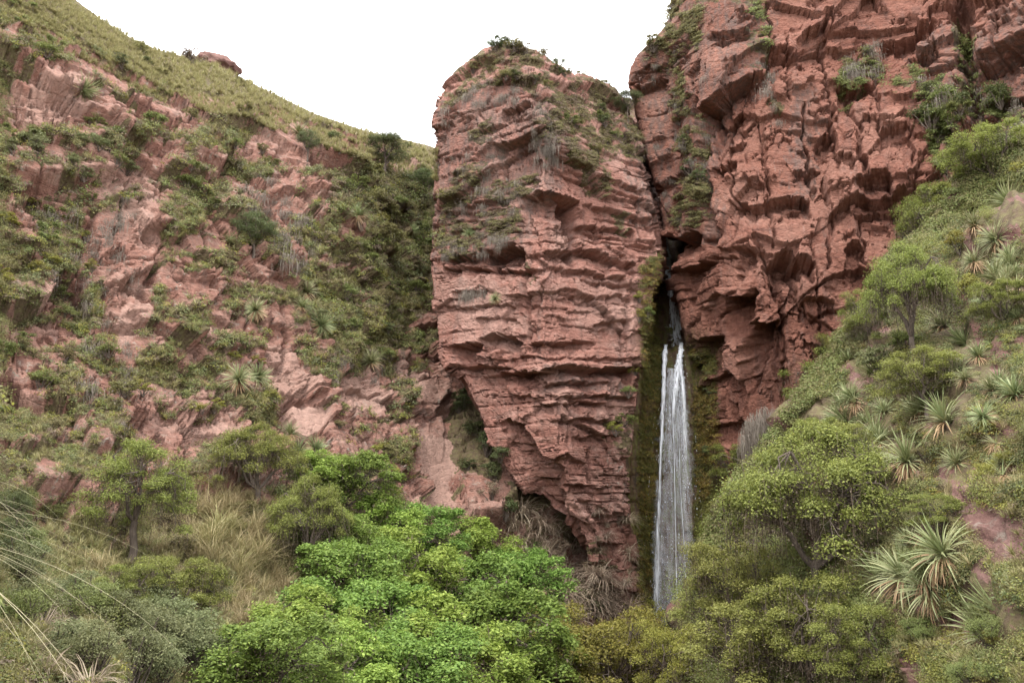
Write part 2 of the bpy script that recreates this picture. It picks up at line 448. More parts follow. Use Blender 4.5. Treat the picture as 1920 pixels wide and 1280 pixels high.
def terrace(d, q, mixf, seed):
    """gathers the relief into flat faces parted by sharp steps"""
    v = d / q; f = v - np.floor(v)
    return d * (1 - mixf) + mixf * q * (np.floor(v) + sstep(.42, .58, f))
def bedded(sh, seed, amp=1.0, tmin=.35, tmax=1.9, dip=0.0, lam=1.0, gr=1.0):
    s, z = sh['s'], sh['z'] + dip * sh['s']
    zw = z + .26 * fbm2(s / 12, z / 9, seed) + .045 * fbm2(s / 1.3, z / 1.3, seed + 1)
    rs = np.random.default_rng(seed)
    lo, hi = zw.min() - 2, zw.max() + 2
    b = [lo]
    while b[-1] < hi:
        b.append(b[-1] + (rs.uniform(tmin, tmax * .55) if rs.random() < .7 else rs.uniform(tmax * .6, tmax * 1.35)))
    b = np.array(b)
    i = np.clip(np.searchsorted(b, zw) - 1, 0, len(b) - 2)
    Z = np.zeros_like(i)
    th = (b[1:] - b[:-1])[i]; t = (zw - b[i]) / th
    off = rs.uniform(-1, 1, len(b))[i]; fr = rs.random(len(b))[i]
    ws = .35 * noise2(s / 1.0, z / 1.0, seed + 4)
    # long slabs, each standing a little proud or back, broken off at their ends
    sq = s / (3.2 + 6 * fr) + fr * 31 + ws * .2
    si = np.floor(sq).astype(np.int64); st = sq - si
    hs = _h(si, i, Z, seed + 2)
    d = amp * (.17 * off + .36 * (hs - .5) + .22 * (hs - .5) * (st - .5))
    # joints cutting each bed into blocks
    wd = th * (1.0 + 2.2 * fr)
    q = s / wd + fr * 13 + ws
    bi = np.floor(q); bt = q - bi
    bi = bi.astype(np.int64)
    hb = _h(bi, i, Z, seed + 6)
    d += amp * .17 * (hb - .5) + amp * .16 * (_h(bi, i, Z + 1, seed) - .5) * (bt - .5) - amp * .15 * (t - .35) * (_h(bi, i, Z + 2, seed) - .3)
    em = np.minimum(t, 1 - t) * th
    g = np.clip(.55 + .9 * noise2(s / 2.3, z / 1.2, seed + 8), 0, 1)
    d -= gr * amp * (.24 + .3 * (off > .1)) * np.exp(-(em / .055) ** 2) * g
    ev = np.minimum(bt, 1 - bt) * wd
    d -= gr * amp * .24 * np.exp(-(ev / .05) ** 2) * (hb > .4) * np.clip(.4 + noise2(s / 2, z / 2, seed + 9), 0, 1)
    # thin laminae, split and flaked
    for sc, am, sd in ((.42, .17, 10), (.19, .10, 20)):
        z2 = zw / sc + .35 * noise2(s / 1.4, z / .8, seed + sd)
        l = np.floor(z2).astype(np.int64)
        lw = np.floor(s / (sc * (2 + 4 * _h(l, l, l, seed))) + l * .37 + ws).astype(np.int64)
        hl = _h(l, lw, Z, seed + sd + 2)
        fl = z2 - l
        on = sstep(-.1, .4, noise2(s / 4.5, z / 3, seed + sd + 3))
        d += lam * amp * am * (hl - .5) * on
        d -= gr * amp * .15 * np.exp(-(np.minimum(fl, 1 - fl) * sc / .04) ** 2) * on * (hl > .5)
    return d
def fractured(sh, seed, amp=1.0, rot=-20, scales=((5.5, 1.0), (2.3, .55), (1.0, .30), (.46, .17)), asp=1.7, over=1.0):
    s, z = sh['s'], sh['z']
    d = np.zeros_like(s)
    wx = .3 * noise2(s / 3.2, z / 3.2, seed + 90) + .05 * noise2(s / .6, z / .6, seed + 92); wz = .3 * noise2(s / 3.2, z / 3.2, seed + 91) + .05 * noise2(s / .6, z / .6, seed + 93)
    for k, (sc, am) in enumerate(scales):
        a = R(rot + 17 * math.sin(seed + k * 2.3))
        x = (s + wx * sc * .3) * math.cos(a) + (z + wz * sc * .3) * math.sin(a)
        y = -(s + wx * sc * .3) * math.sin(a) + (z + wz * sc * .3) * math.cos(a)
        h, bx, by, f1, f2 = cells(x / sc, y / (sc * asp), seed + k * 11)
        tx, ty = h(0) - .5, h(1)
        am = am * (1 if k < 1 else .25 + 1.1 * sstep(-.25, .4, noise2(s / 4.2 + k * 9, z / 5.0, seed + 40 + k)))
        d += amp * am * ((h(2) - .5) * 1.2 + 1.4 * tx * bx - over * (.25 + ty) * by)
        d -= amp * np.maximum(.14, am * .35) * np.exp(-((f2 - f1) * sc / .09) ** 2) * (h(3) > .35)
    return d

# ---- hillside on the left (runs behind the pillar to the waterfall)
H = [
 [(-900,-300,60),(-330,-260,90),(-200,-240,100),(0,-60,105),(130,60,115),(300,150,130),(450,200,140),(560,250,150),(680,300,155),(760,320,158),(820,330,160),(900,350,160),(1020,370,160),(1260,400,160)],
 [(-900,-700,34),(-330,-420,54),(-200,-330,58),(0,-130,66),(135,-5,76),(270,82,88),(400,118,98),(490,165,104),(600,218,110),(700,250,114),(760,262,116),(830,280,118),(960,320,120),(1260,350,125)],
 [(-900,-500,26),(-330,-280,45),(-200,-150,50),(0,20,52),(150,110,56),(300,190,64),(450,225,72),(560,270,78),(680,292,88),(760,312,96),(820,335,100),(900,355,102),(1020,380,105),(1260,410,105)],
 [(-900,-100,20),(-330,150,38),(-200,200,42),(0,260,45),(150,300,48),(300,340,53),(450,370,60),(600,380,68),(700,400,76),(760,420,84),(810,430,89),(900,450,92),(1020,470,92),(1260,500,92)],
 [(-900,300,15),(-330,460,33),(-200,480,38),(0,520,40),(150,540,43),(300,560,47),(450,580,53),(600,590,60),(700,600,66),(760,600,72),(820,610,78),(900,640,80),(1020,660,80),(1260,700,80)],
 [(-900,700,10),(-330,700,26),(-200,720,32),(0,740,36),(150,750,38),(300,760,42),(450,770,47),(600,770,54),(700,770,60),(780,770,65),(850,770,70),(920,790,69.5),(1020,830,68.5),(1260,880,76)],
 [(-900,850,7),(-330,850,11),(-200,890,20),(0,900,28),(150,900,33),(300,900,37),(450,900,41),(600,900,47),(700,920,54),(790,940,60),(850,940,63.5),(930,940,64),(1030,980,64),(1260,1050,74)],
 [(-900,1000,4.5),(-330,1010,5.6),(-200,1060,13),(0,1060,20),(150,1070,25),(300,1070,29),(450,1070,33),(600,1080,38),(700,1090,44),(800,1100,50),(870,1100,57),(950,1100,59.5),(1060,1120,61.2),(1260,1180,71.5)],
 [(-900,1300,3.6),(-330,1250,4.6),(-200,1300,8),(0,1270,12),(150,1260,16),(300,1260,20),(450,1260,24),(600,1270,29),(700,1290,34),(800,1300,40),(900,1300,46),(980,1300,50),(1090,1300,54),(1260,1310,58)],
 [(-900,1900,2.6),(-330,1800,3.6),(-200,1700,5),(0,1600,7),(150,1520,10),(300,1470,14),(450,1440,18),(600,1430,22),(700,1430,26),(800,1430,30),(900,1430,34),(980,1430,37),(1090,1430,40),(1260,1430,45)],
 [(-900,3600,1.2),(-330,3000,1.6),(-200,2800,2),(0,2500,3),(150,2200,4),(300,2100,5),(450,2000,7),(600,1900,9),(700,1850,11),(800,1800,13),(900,1750,15),(980,1700,18),(1090,1650,22),(1260,1600,28)],
]
sh = sheet(H, 500, 540, rw=[.1,.8,1,1,1,1,1,.8,.4,.1], cw=[.04,.15,.4,1,1,1,1,1,1,1,.8,.6,.25])
px, py = sh['px'], sh['py']
grassy = sstep(0, 26, (np.interp(px, [-900, 0, 140, 300, 450, 560, 700, 830, 1300], [-480, 0, 85, 175, 200, 240, 285, 330, 400]) - py) + 16 * fbm2(px / 40, py / 40, 5))
low = sstep(940, 1040, py + 25 * fbm2(px / 60, py / 60, 6)) * (px < 780) * sstep(900, 760, px)
calm = np.clip(1 - grassy * .9 - low * .75, .08, 1)
big = 1.4 * fbm2(sh['s'] / 11, sh['z'] / 8, 31, 3) + .18 * fbm2(sh['s'] / 1.5, sh['z'] / 1.5, 32, 3)
d = big * np.clip(calm, .3, 1) + calm * (bedded(sh, 33, 1.0, .5, 2.6, -.18, .8, 1.7) + fractured(sh, 34, .95, 15, ((5.5, 1.2), (2.4, .6), (1.0, .22), (.45, .09)), 1.9, 1.2))
far = sstep(70, 110, sh['P'][..., 1])
d *= 1 - .5 * far
for pts, dep, h, lip in [
    ([(268,368),(280,380),(292,404),(330,408)], 1.6, 45, .5), ([(215,447),(248,440)], 1.2, 30, .5), ([(240,505),(268,512),(298,540)], 1.6, 40, .4),
    ([(385,594),(410,592),(437,606)], 1.2, 40, .5), ([(536,756),(560,750),(602,748)], 2.2, 60, .9), ([(500,598),(546,606)], .9, 30, .5),
    ([(40,190),(120,205),(160,218)], 1.0, 24, .4), ([(20,165),(90,180),(150,178)], .7, 18, .3), ([(180,172),(270,192),(330,214)], .7, 18, .3),
    ([(250,230),(330,270)], .7, 22, .3), ([(0,495),(60,470),(110,462)], .8, 26, .4), ([(230,395),(262,400)], .8, 26, .4), ([(620,720),(680,728),(720,742)], .8, 22, .4),
    ([(655,850),(700,872)], .8, 20, .3), ([(740,748),(775,742),(800,752)], .7, 20, .3), ([(350,800),(420,820)], .7, 22, .3), ([(170,850),(225,865)], .9, 26, .4),
    ([(480,330),(540,360)], .6, 25, .3), ([(90,330),(160,345)], .7, 24, .3), ([(300,560),(330,610)], .8, 40, .3)]:
    ledge(sh, d, pts, dep, h, lip)
for pts, wd, dep in [([(300,400),(312,470),(300,520)], 6, 1.5), ([(520,540),(545,620),(530,700)], 5, 1.0), ([(200,360),(170,460),(180,560)], 6, .9), ([(775,560),(790,700),(783,780)], 6, 1.2), ([(460,250),(500,330),(560,420)], 7, .8)]:
    crack(sh, d, pts, wd, dep)
for pts, wd, dep in [([(230,250),(250,340),(240,430)], 3, .8), ([(120,380),(140,480),(130,600)], 3, .8), ([(390,360),(400,470),(420,560)], 3, .8), ([(560,300),(590,400),(600,520)], 3.5, .9), ([(640,620),(660,720),(650,830)], 3, .7), ([(350,640),(360,760),(345,840)], 3, .6), ([(60,240),(80,330),(70,420)], 3, .7), ([(720,640),(740,760),(765,900)], 4, 1.0), ([(480,560),(470,650),(480,720)], 3, .7), ([(250,120),(290,200),(330,300)], 3, .6)]:
    crack(sh, d, pts, wd, dep, 5)
d = terrace(d, .7, .65 * calm, 311)
bare_L = [[(0,115),(150,130),(200,190),(190,232),(40,232),(0,225)], [(175,372),(270,360),(330,395),(330,440),(300,560),(262,640),(235,640),(215,560),(185,470)],
          [(498,560),(548,565),(570,690),(606,725),(600,770),(620,812),(548,815),(530,745),(495,735)], [(778,690),(840,700),(856,820),(850,962),(790,965),(782,880)],
          [(622,690),(715,700),(735,765),(700,790),(640,780)], [(170,95),(300,190),(290,215),(170,120)], [(440,300),(520,330),(585,500),(560,520),(500,400),(440,350)], [(400,575),(440,590),(440,640),(370,640)],
          [(280,770),(380,760),(390,830),(300,850),(240,800)], [(0,640),(80,660),(90,740),(0,760)], [(60,570),(160,560),(165,620),(60,640)], [(640,790),(760,900),(770,960),(690,900)],
          [(60,20),(110,20),(130,60),(70,60)],[(300,480),(420,520),(430,560),(330,560)],[(860,900),(960,930),(990,1040),(900,1020)],[(1020,1000),(1110,1020),(1200,1140),(1100,1190),(1020,1150)]]
bare = soft_polys(px, py, bare_L, 41)
vn = fbm2(px / 60, py / 30, 42, 6, .68)
veg = np.clip(.5 + 2.0 * vn + .02, 0, 1)
veg = np.clip(np.maximum(veg * (1 - bare * .85), np.maximum(grassy, low * .95)), 0, 1)
veg = np.maximum(veg, .95 * soft_polys(px, py, [[(640,300),(820,330),(815,560),(770,640),(700,560),(690,420)], [(850,730),(900,740),(950,880),(940,920),(850,890)], [(560,480),(700,560),(760,660),(640,660),(560,560)]], 44))
d -= bare * .15
# the smooth pale chute and the pink overhang pocket
sm = soft_polys(px, py, [[(785,800),(850,815),(850,965),(795,965)], [(548,765),(606,765),(612,812),(556,812)]], 47)
d_s = big * .4
d = d * (1 - sm * .9) + d_s * sm * .9
pale_a = np.maximum(sm, .7 * soft_polys(px, py, [[(622,690),(715,700),(735,765),(700,790),(640,780)], [(500,640),(560,660),(600,740),(540,750),(500,720)], [(240,560),(300,540),(285,590),(250,640),(232,630)], [(60,140),(150,150),(180,200),(60,215)]], 48))
d += veg * .12 * fbm2(sh['s'] / .35, sh['z'] / .35, 46, 3)
hill_px, hill_py = px, py
finish('hillside', sh, d, dict(veg=veg, lichen=np.clip(.35 + fbm2(px / 50, py / 50, 45), 0, .8) * (1 - sm), pale=pale_a), M['rock_left'])

# ---- rock pillar
def prow(cols, wl=8, wr=12):
    """adds the wrapped-back flanks left and right"""
    a, b = cols[0], cols[-1]
    return [(a[0] + 60, a[1], a[2] + 3 * wl), (a[0] + 14, a[1], a[2] + wl)] + cols + [(b[0] + 2, b[1], b[2] + wr * .5), (b[0] + 6, b[1], b[2] + wr * 2)]
PR = [
 prow([(860,230,84),(890,190,84),(920,170,84),(945,160,84),(1000,170,84),(1050,190,84),(1100,205,84),(1150,220,84),(1185,260,84)]),
 prow([(838,168,70),(872,128,69),(910,100,68),(945,92,67.6),(1000,102,67.6),(1050,128,68.5),(1100,150,70),(1150,172,72),(1188,225,75)]),
 prow([(818,215,66),(850,188,65),(890,163,64),(940,142,63),(985,166,61.6),(1013,196,60.6),(1060,255,62),(1125,292,64.2),(1202,294,68)]),
 prow([(813,340,66),(850,335,65),(890,330,63.6),(940,322,62),(983,316,60.9),(1020,315,60.2),(1080,325,61.6),(1145,338,63.6),(1216,346,66.6)]),
 prow([(806,480,65.5),(845,475,64.5),(890,470,63),(935,465,61.5),(975,460,60.5),(1015,455,60),(1080,460,61),(1155,465,63),(1240,470,66)]),
 prow([(816,560,65.5),(860,560,64),(900,560,62.5),(940,560,61),(980,560,60),(1020,560,59.5),(1085,560,60.5),(1150,560,62),(1222,560,65)]),
 prow([(828,660,65),(865,657,63.5),(905,655,62),(945,652,60.6),(985,650,59.6),(1020,650,59),(1085,650,60),(1150,650,61.5),(1205,650,64)]),
 prow([(868,728,63.5),(900,728,62),(935,727,61),(967,726,60),(1000,725,59.3),(1035,725,59),(1090,725,59.7),(1145,725,61),(1196,725,63.5)]),
 prow([(938,860,62.5),(958,858,61.5),(980,856,60.5),(1005,855,59.8),(1030,855,59.3),(1055,855,59.2),(1095,855,59.7),(1140,855,61),(1183,855,63.5)]),
 prow([(1010,942,62.3),(1026,940,61.4),(1042,938,60.6),(1058,936,60.2),(1074,936,59.9),(1092,936,59.9),(1118,936,60.2),(1150,936,61.4),(1182,936,64)]),
 prow([(1090,1008,61.6),(1100,1008,61),(1108,1008,60.8),(1116,1008,60.8),(1125,1008,60.8),(1134,1008,61),(1146,1008,61.4),(1162,1008,62.4),(1184,1008,64.5)]),
 prow([(1098,1130,62.5),(1108,1130,62),(1118,1130,61.8),(1128,1130,61.8),(1138,1130,61.8),(1148,1130,62),(1160,1130,62.4),(1178,1132,63.4),(1208,1135,65.5)]),
 prow([(1098,1290,62.5),(1108,1290,62),(1118,1290,61.8),(1128,1290,61.8),(1138,1290,61.8),(1148,1290,62),(1160,1290,62.4),(1178,1292,63.4),(1210,1295,65.5)]),
]
def planar(r, keep=()):
    """straightens a row between its flanks and its corner so that the tower has flat faces"""
    c = list(r); k = min(range(2, len(c) - 2), key=lambda j: c[j][2]); L = len(c) - 3
    for a_, b_ in ((2, k), (k, L)):
        for j in range(a_ + 1, b_):
            f = (c[j][0] - c[a_][0]) / max(c[b_][0] - c[a_][0], 1)
            c[j] = (c[j][0], c[j][1], c[a_][2] + (c[b_][2] - c[a_][2]) * f)
    return c
PR = PR[:2] + [planar(r) for r in PR[2:]]
sh = sheet(PR, 390, 700, flat=True)
# soften the surface normals a little so that displaced blocks on both sides of the corner still meet
for _ in range(6):
    n_ = sh['n']; n_[:, 1:-1] = (n_[:, :-2] + 2 * n_[:, 1:-1] + n_[:, 2:]) / 4
sh['n'] /= np.linalg.norm(sh['n'], axis=2, keepdims=True)
px, py = sh['px'], sh['py']
d = .35 * fbm2(sh['s'] / 9, sh['z'] / 9, 51, 2) + .06 * fbm2(sh['s'] / 1.2, sh['z'] / 1.2, 52, 3)
d += bedded(sh, 53, .72, .5, 3.2, 0, .65, 1.5) + fractured(sh, 54, .5, 5, ((5.5, 1.1), (1.6, .36), (.6, .14)), 1.0)
for pts, dep, h, lip in [
    ([(900,290),(920,275),(965,268),(1020,240)], .9, 26, .4), ([(942,207),(975,200),(1008,184)], .9, 22, .4), ([(880,250),(930,235),(990,215)], .4, 14, .2),
    ([(850,382),(907,379),(950,372)], .6, 20, .3), ([(965,368),(1009,360),(1045,366),(1086,378)], 2.2, 62, .8), ([(1080,375),(1144,388),(1232,408)], .7, 26, .3),
    ([(840,484),(870,480),(915,474)], 1.2, 22, .6), ([(905,474),(935,466),(967,460),(994,477)], 2.4, 26, .9), ([(990,478),(1016,473),(1050,469),(1076,464),(1136,473),(1188,500)], 1.2, 24, .7),
    ([(832,502),(870,495),(960,505),(1050,500)], .9, 16, .4), ([(1010,500),(1090,505),(1170,520)], .7, 18, .3),
    ([(842,652),(900,645)], 1.8, 34, .8), ([(895,640),(930,626),(958,628),(975,640)], 1.3, 26, .5), ([(985,645),(1042,640),(1087,636),(1140,640)], .9, 24, .4),
    ([(866,714),(911,702),(956,697),(1012,697),(1050,689),(1110,690),(1190,692)], 1.5, 26, .7), ([(1010,720),(1060,716),(1162,712)], .9, 18, .4),
    ([(928,792),(956,783),(975,790),(1000,812),(1022,852),(1040,858),(1060,850)], 1.4, 110, .7), ([(1060,850),(1100,870),(1108,900)], .8, 50, .3),
    ([(1100,610),(1130,602),(1180,606)], .5, 20, .2), ([(870,600),(960,596)], .35, 14, .2), ([(1040,560),(1110,552),(1180,560)], .4, 14, .2), ([(850,545),(940,540)], .3, 12, .15),
    ([(1090,320),(1150,340),(1210,352)], .5, 20, .3), ([(1000,760),(1080,755),(1170,752)], .6, 20, .3), ([(1000,790),(1090,785),(1170,790)], .5, 18, .2), ([(1060,820),(1160,815)], .5, 16, .2),
    ([(825,395),(900,390),(960,384)], .5, 14, .2), ([(1080,420),(1160,440),(1235,460)], .6, 14, .2), ([(1090,520),(1220,548)], .4, 12, .2), ([(835,575),(1000,572),(1215,590)], .3, 10, .15), ([(870,676),(1000,668),(1195,672)], .4, 10, .2), ([(900,745),(1000,742),(1190,745)], .5, 14, .2), ([(940,830),(1000,836)], .5, 14, .2), ([(1000,900),(1100,912),(1180,915)], .6, 18, .3), ([(1030,320),(1100,330),(1210,372)], .5, 14, .2), ([(1025,280),(1070,290)], .4, 12, .2), ([(830,300),(880,290)], .4, 12, .2), ([(1110,1010),(1170,1020)], .8, 26, .3), ([(1110,1060),(1190,1070)], .7, 22, .3), ([(1120,1100),(1200,1110)], .6, 20, .3), ([(1110,960),(1180,965)], .6, 20, .3),
    ([(840,430),(900,425)], .5, 16, .2), ([(1030,430),(1110,418),(1200,430)], .8, 22, .3), ([(820,330),(860,325)], .5, 20, .2)]:
    ledge(sh, d, pts, dep, h, lip, 12, 3.5, 0, 1.25)
for pts, wd, dep in [([(979,486),(984,560),(987,645)], 3, .8), ([(1085,380),(1080,440)], 4, .6), ([(1110,840),(1112,930),(1125,1005)], 5, 1.0), ([(885,330),(880,390)], 4, .6), ([(1165,640),(1170,690)], 3, .5),
                     ([(1010,520),(1004,600)], 2, .3), ([(1130,400),(1128,460)], 3, .4), ([(1178,560),(1170,640)], 4, .5), ([(1050,645),(1053,690)], 3, .5), ([(940,300),(936,370)], 2.5, .6), ([(1060,400),(1062,470)], 2.5, .6), ([(1100,640),(1098,692)], 2.5, .5), ([(920,640),(922,700)], 2.5, .5), ([(1140,500),(1138,600)], 2.5, .5), ([(905,500),(903,590)], 2.5, .4), ([(1072,710),(1070,850)], 2.5, .5), ([(1150,700),(1146,860)], 3, .6), ([(960,170),(965,240)], 2.5, .5), ([(1120,400),(1122,380)], 2, .4), ([(1200,330),(1212,450)], 3, .7)]:
    crack(sh, d, pts, wd, dep, 3)
d = terrace(d, .42, .6, 511)
PV = [[(838,165),(900,100),(945,80),(1010,100),(1155,172),(1200,240),(1222,290),(1205,305),(1120,298),(1145,345),(1140,375),(1110,350),(1070,290),(1010,195),(960,155),(930,150),(890,175),(850,215),(825,215)],
      [(880,240),(925,228),(930,252),(900,265),(880,262)], [(815,385),(850,330),(885,300),(912,310),(900,350),(860,385),(840,410),(815,430)], [(905,360),(940,330),(1000,318),(1015,340),(985,362),(930,382)],
      [(815,430),(845,405),(900,395),(965,385),(970,430),(955,455),(905,470),(850,485),(815,470)], [(1005,200),(1030,200),(1050,260),(1030,300),(1015,260)], [(970,480),(1000,478),(1005,540),(985,530)],
      [(1160,390),(1185,395),(1190,440),(1165,430)], [(1130,780),(1190,770),(1190,850),(1150,850)], [(1100,1020),(1150,1030),(1180,1110),(1110,1130)]]
veg = soft_polys(px, py, PV, 55) * np.clip(.56 + 1.3 * fbm2(px / 17, py / 11, 56, 5, .65), 0, 1)
wet = sstep(1185, 1240, px + 22 * fbm2(px / 30, py / 60, 57)) * sstep(480, 620, py) * .9
lich = soft_polys(px, py, [[(845,205),(890,200),(880,260),(840,290)], [(1010,230),(1030,250),(1020,330),(1005,300)], [(1130,830),(1180,830),(1185,980),(1140,960)]], 58) * .9
d += veg * .16 * fbm2(sh['s'] / .35, sh['z'] / .35, 59, 3)
finish('rock_pillar', sh, d, dict(veg=veg, wet=wet, lichen=lich, stain=soft_polys(px, py, [[(815,215),(960,120),(1060,240),(1060,330),(1000,420),(980,480),(800,500)], [(1150,180),(1230,300),(1235,420),(1190,400)], [(1020,690),(1190,690),(1190,740),(1010,730)]], 63, 30, 12), pale=.55 * soft_polys(px, py, [[(850,540),(960,530),(980,620),(860,640)], [(1080,520),(1190,530),(1180,620),(1100,610)], [(880,200),(960,190),(960,230),(880,240)], [(1130,720),(1185,720),(1180,830),(1120,800)]], 49, 22, 9)), M['rock_pillar'])

# ---- gorge wall behind the waterfall
G = [
 [(1120,180,100),(1200,190,98),(1240,200,97),(1280,200,97),(1330,190,98),(1420,180,100)],
 [(1120,330,86),(1200,335,87),(1240,340,88),(1280,340,88),(1330,335,86),(1420,330,84)],
 [(1120,440,77),(1200,440,79),(1238,440,81),(1262,440,81),(1320,440,77),(1420,440,73)],
 [(1120,540,74),(1200,540,75),(1245,540,78),(1275,540,78),(1320,540,75),(1420,540,72)],
 [(1120,640,71),(1195,640,72),(1240,640,75.5),(1285,640,75.5),(1330,640,73),(1420,640,71)],
 [(1120,662,69),(1190,660,69.5),(1240,657,71.6),(1285,655,71.8),(1330,655,71.5),(1420,655,70.5)],
 [(1120,760,68),(1185,760,68.4),(1232,760,70.6),(1292,760,71),(1335,760,70),(1420,760,69.5)],
 [(1120,950,67),(1182,950,67.6),(1226,950,70.2),(1300,950,70.6),(1345,950,69),(1420,950,68.5)],
 [(1120,1150,67),(1195,1150,67),(1222,1150,69.8),(1305,1150,70.2),(1350,1150,68.5),(1420,1150,68)],
 [(1120,1400,66),(1195,1400,66.5),(1222,1400,69.3),(1310,1400,69.8),(1350,1400,68),(1420,1400,67)],
]
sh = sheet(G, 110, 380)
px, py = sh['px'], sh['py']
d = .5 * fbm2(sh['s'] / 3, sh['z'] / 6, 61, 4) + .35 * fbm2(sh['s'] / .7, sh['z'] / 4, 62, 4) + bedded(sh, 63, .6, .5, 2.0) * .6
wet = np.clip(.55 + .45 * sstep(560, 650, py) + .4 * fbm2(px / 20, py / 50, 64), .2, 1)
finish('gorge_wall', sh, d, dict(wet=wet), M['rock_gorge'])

# ---- great cliff on the right
def crow(cols, w=5):
    a = cols[0]
    return [(a[0] + 60, a[1], a[2] + 14), (a[0] + 12, a[1], a[2] + w)] + cols
CR = [
 crow([(1300,-300,78),(1340,-305,77),(1390,-310,76),(1460,-310,75),(1550,-300,74),(1640,-300,73),(1740,-300,71),(1840,-300,68),(1950,-300,64),(2100,-300,58)]),
 crow([(1276,-120,70),(1312,-120,67.5),(1362,-120,66),(1440,-120,65),(1535,-120,64.5),(1640,-120,63.5),(1740,-120,62),(1840,-120,59.5),(1940,-120,56),(2090,-120,50)]),
 crow([(1262,20,69),(1300,15,66),(1355,15,64.2),(1430,15,63.6),(1520,15,63.2),(1620,15,62),(1720,15,60),(1820,15,58),(1925,15,54.5),(2080,10,49)]),
 crow([(1184,128,71),(1240,122,69.5),(1296,120,65.5),(1355,125,63.2),(1440,130,62.4),(1540,135,62),(1650,140,60.5),(1770,140,58),(1900,140,54.5),(2070,140,48)]),
 crow([(1201,250,71),(1255,250,69.4),(1312,250,65),(1382,250,62.8),(1465,255,61.8),(1560,255,61),(1660,255,59.5),(1770,255,57.5),(1900,255,54),(2070,255,47)]),
 crow([(1238,390,70.5),(1278,390,68.2),(1328,390,64.6),(1402,390,62),(1490,390,61),(1590,390,60),(1690,390,58.4),(1790,390,56.5),(1910,390,53),(2070,390,46.5)]),
 crow([(1260,520,70),(1296,520,67.6),(1345,520,64),(1420,520,61),(1500,520,60.3),(1595,520,59.4),(1690,520,57.8),(1790,520,56),(1910,520,52.5),(2070,520,46)]),
 crow([(1286,640,70),(1314,640,67.6),(1358,640,65.2),(1430,640,62),(1505,640,60.8),(1595,640,59.4),(1690,640,57.6),(1790,640,55.5),(1910,640,52),(2070,640,45.5)]),
 crow([(1322,780,69.5),(1346,780,67.6),(1384,780,66),(1446,780,64),(1512,785,62.2),(1600,790,60),(1690,790,57.6),(1790,790,55.5),(1910,790,52),(2070,790,45.5)]),
 crow([(1338,960,69),(1362,960,67.5),(1400,960,66),(1460,960,64),(1520,960,62.2),(1600,960,60),(1690,960,57.6),(1790,960,55.5),(1910,960,52),(2070,960,45.5)]),
 crow([(1345,1330,68),(1370,1330,67),(1405,1330,66),(1465,1330,64),(1520,1330,62.2),(1600,1330,60),(1690,1330,57.6),(1790,1330,55.5),(1910,1330,52),(2070,1330,45.5)]),
]
sh = sheet(CR, 580, 600, rw=[.15,.5,1,1,1,1,1,1,.7,.2], cw=[.3,.5,1,1,1,1,1,1,1,.8,.3])
px, py = sh['px'], sh['py']
sleft = sstep(1335, 1305, px - .10 * np.clip(py - 200, 0, 300))           # the bedded slab beside the cleft
d = .5 * fbm2(sh['s'] / 9, sh['z'] / 10, 71, 2) + .06 * fbm2(sh['s'] / .8, sh['z'] / .8, 72, 2)
rough_r = sstep(1440, 1640, px + 90 * fbm2(px / 80, py / 90, 78)) * .5 + .5
d += (1 - sleft) * fractured(sh, 73, 1.0, -24, ((6.5, 1.5), (2.8, .85), (1.2, .32), (.55, .13)), 1.7, 1.35) * rough_r + bedded(sh, 74, .35, .5, 2.4, .25) * (1 - sleft) + sleft * (bedded(sh, 75, 1.1, .5, 2.6) + fractured(sh, 76, .4))
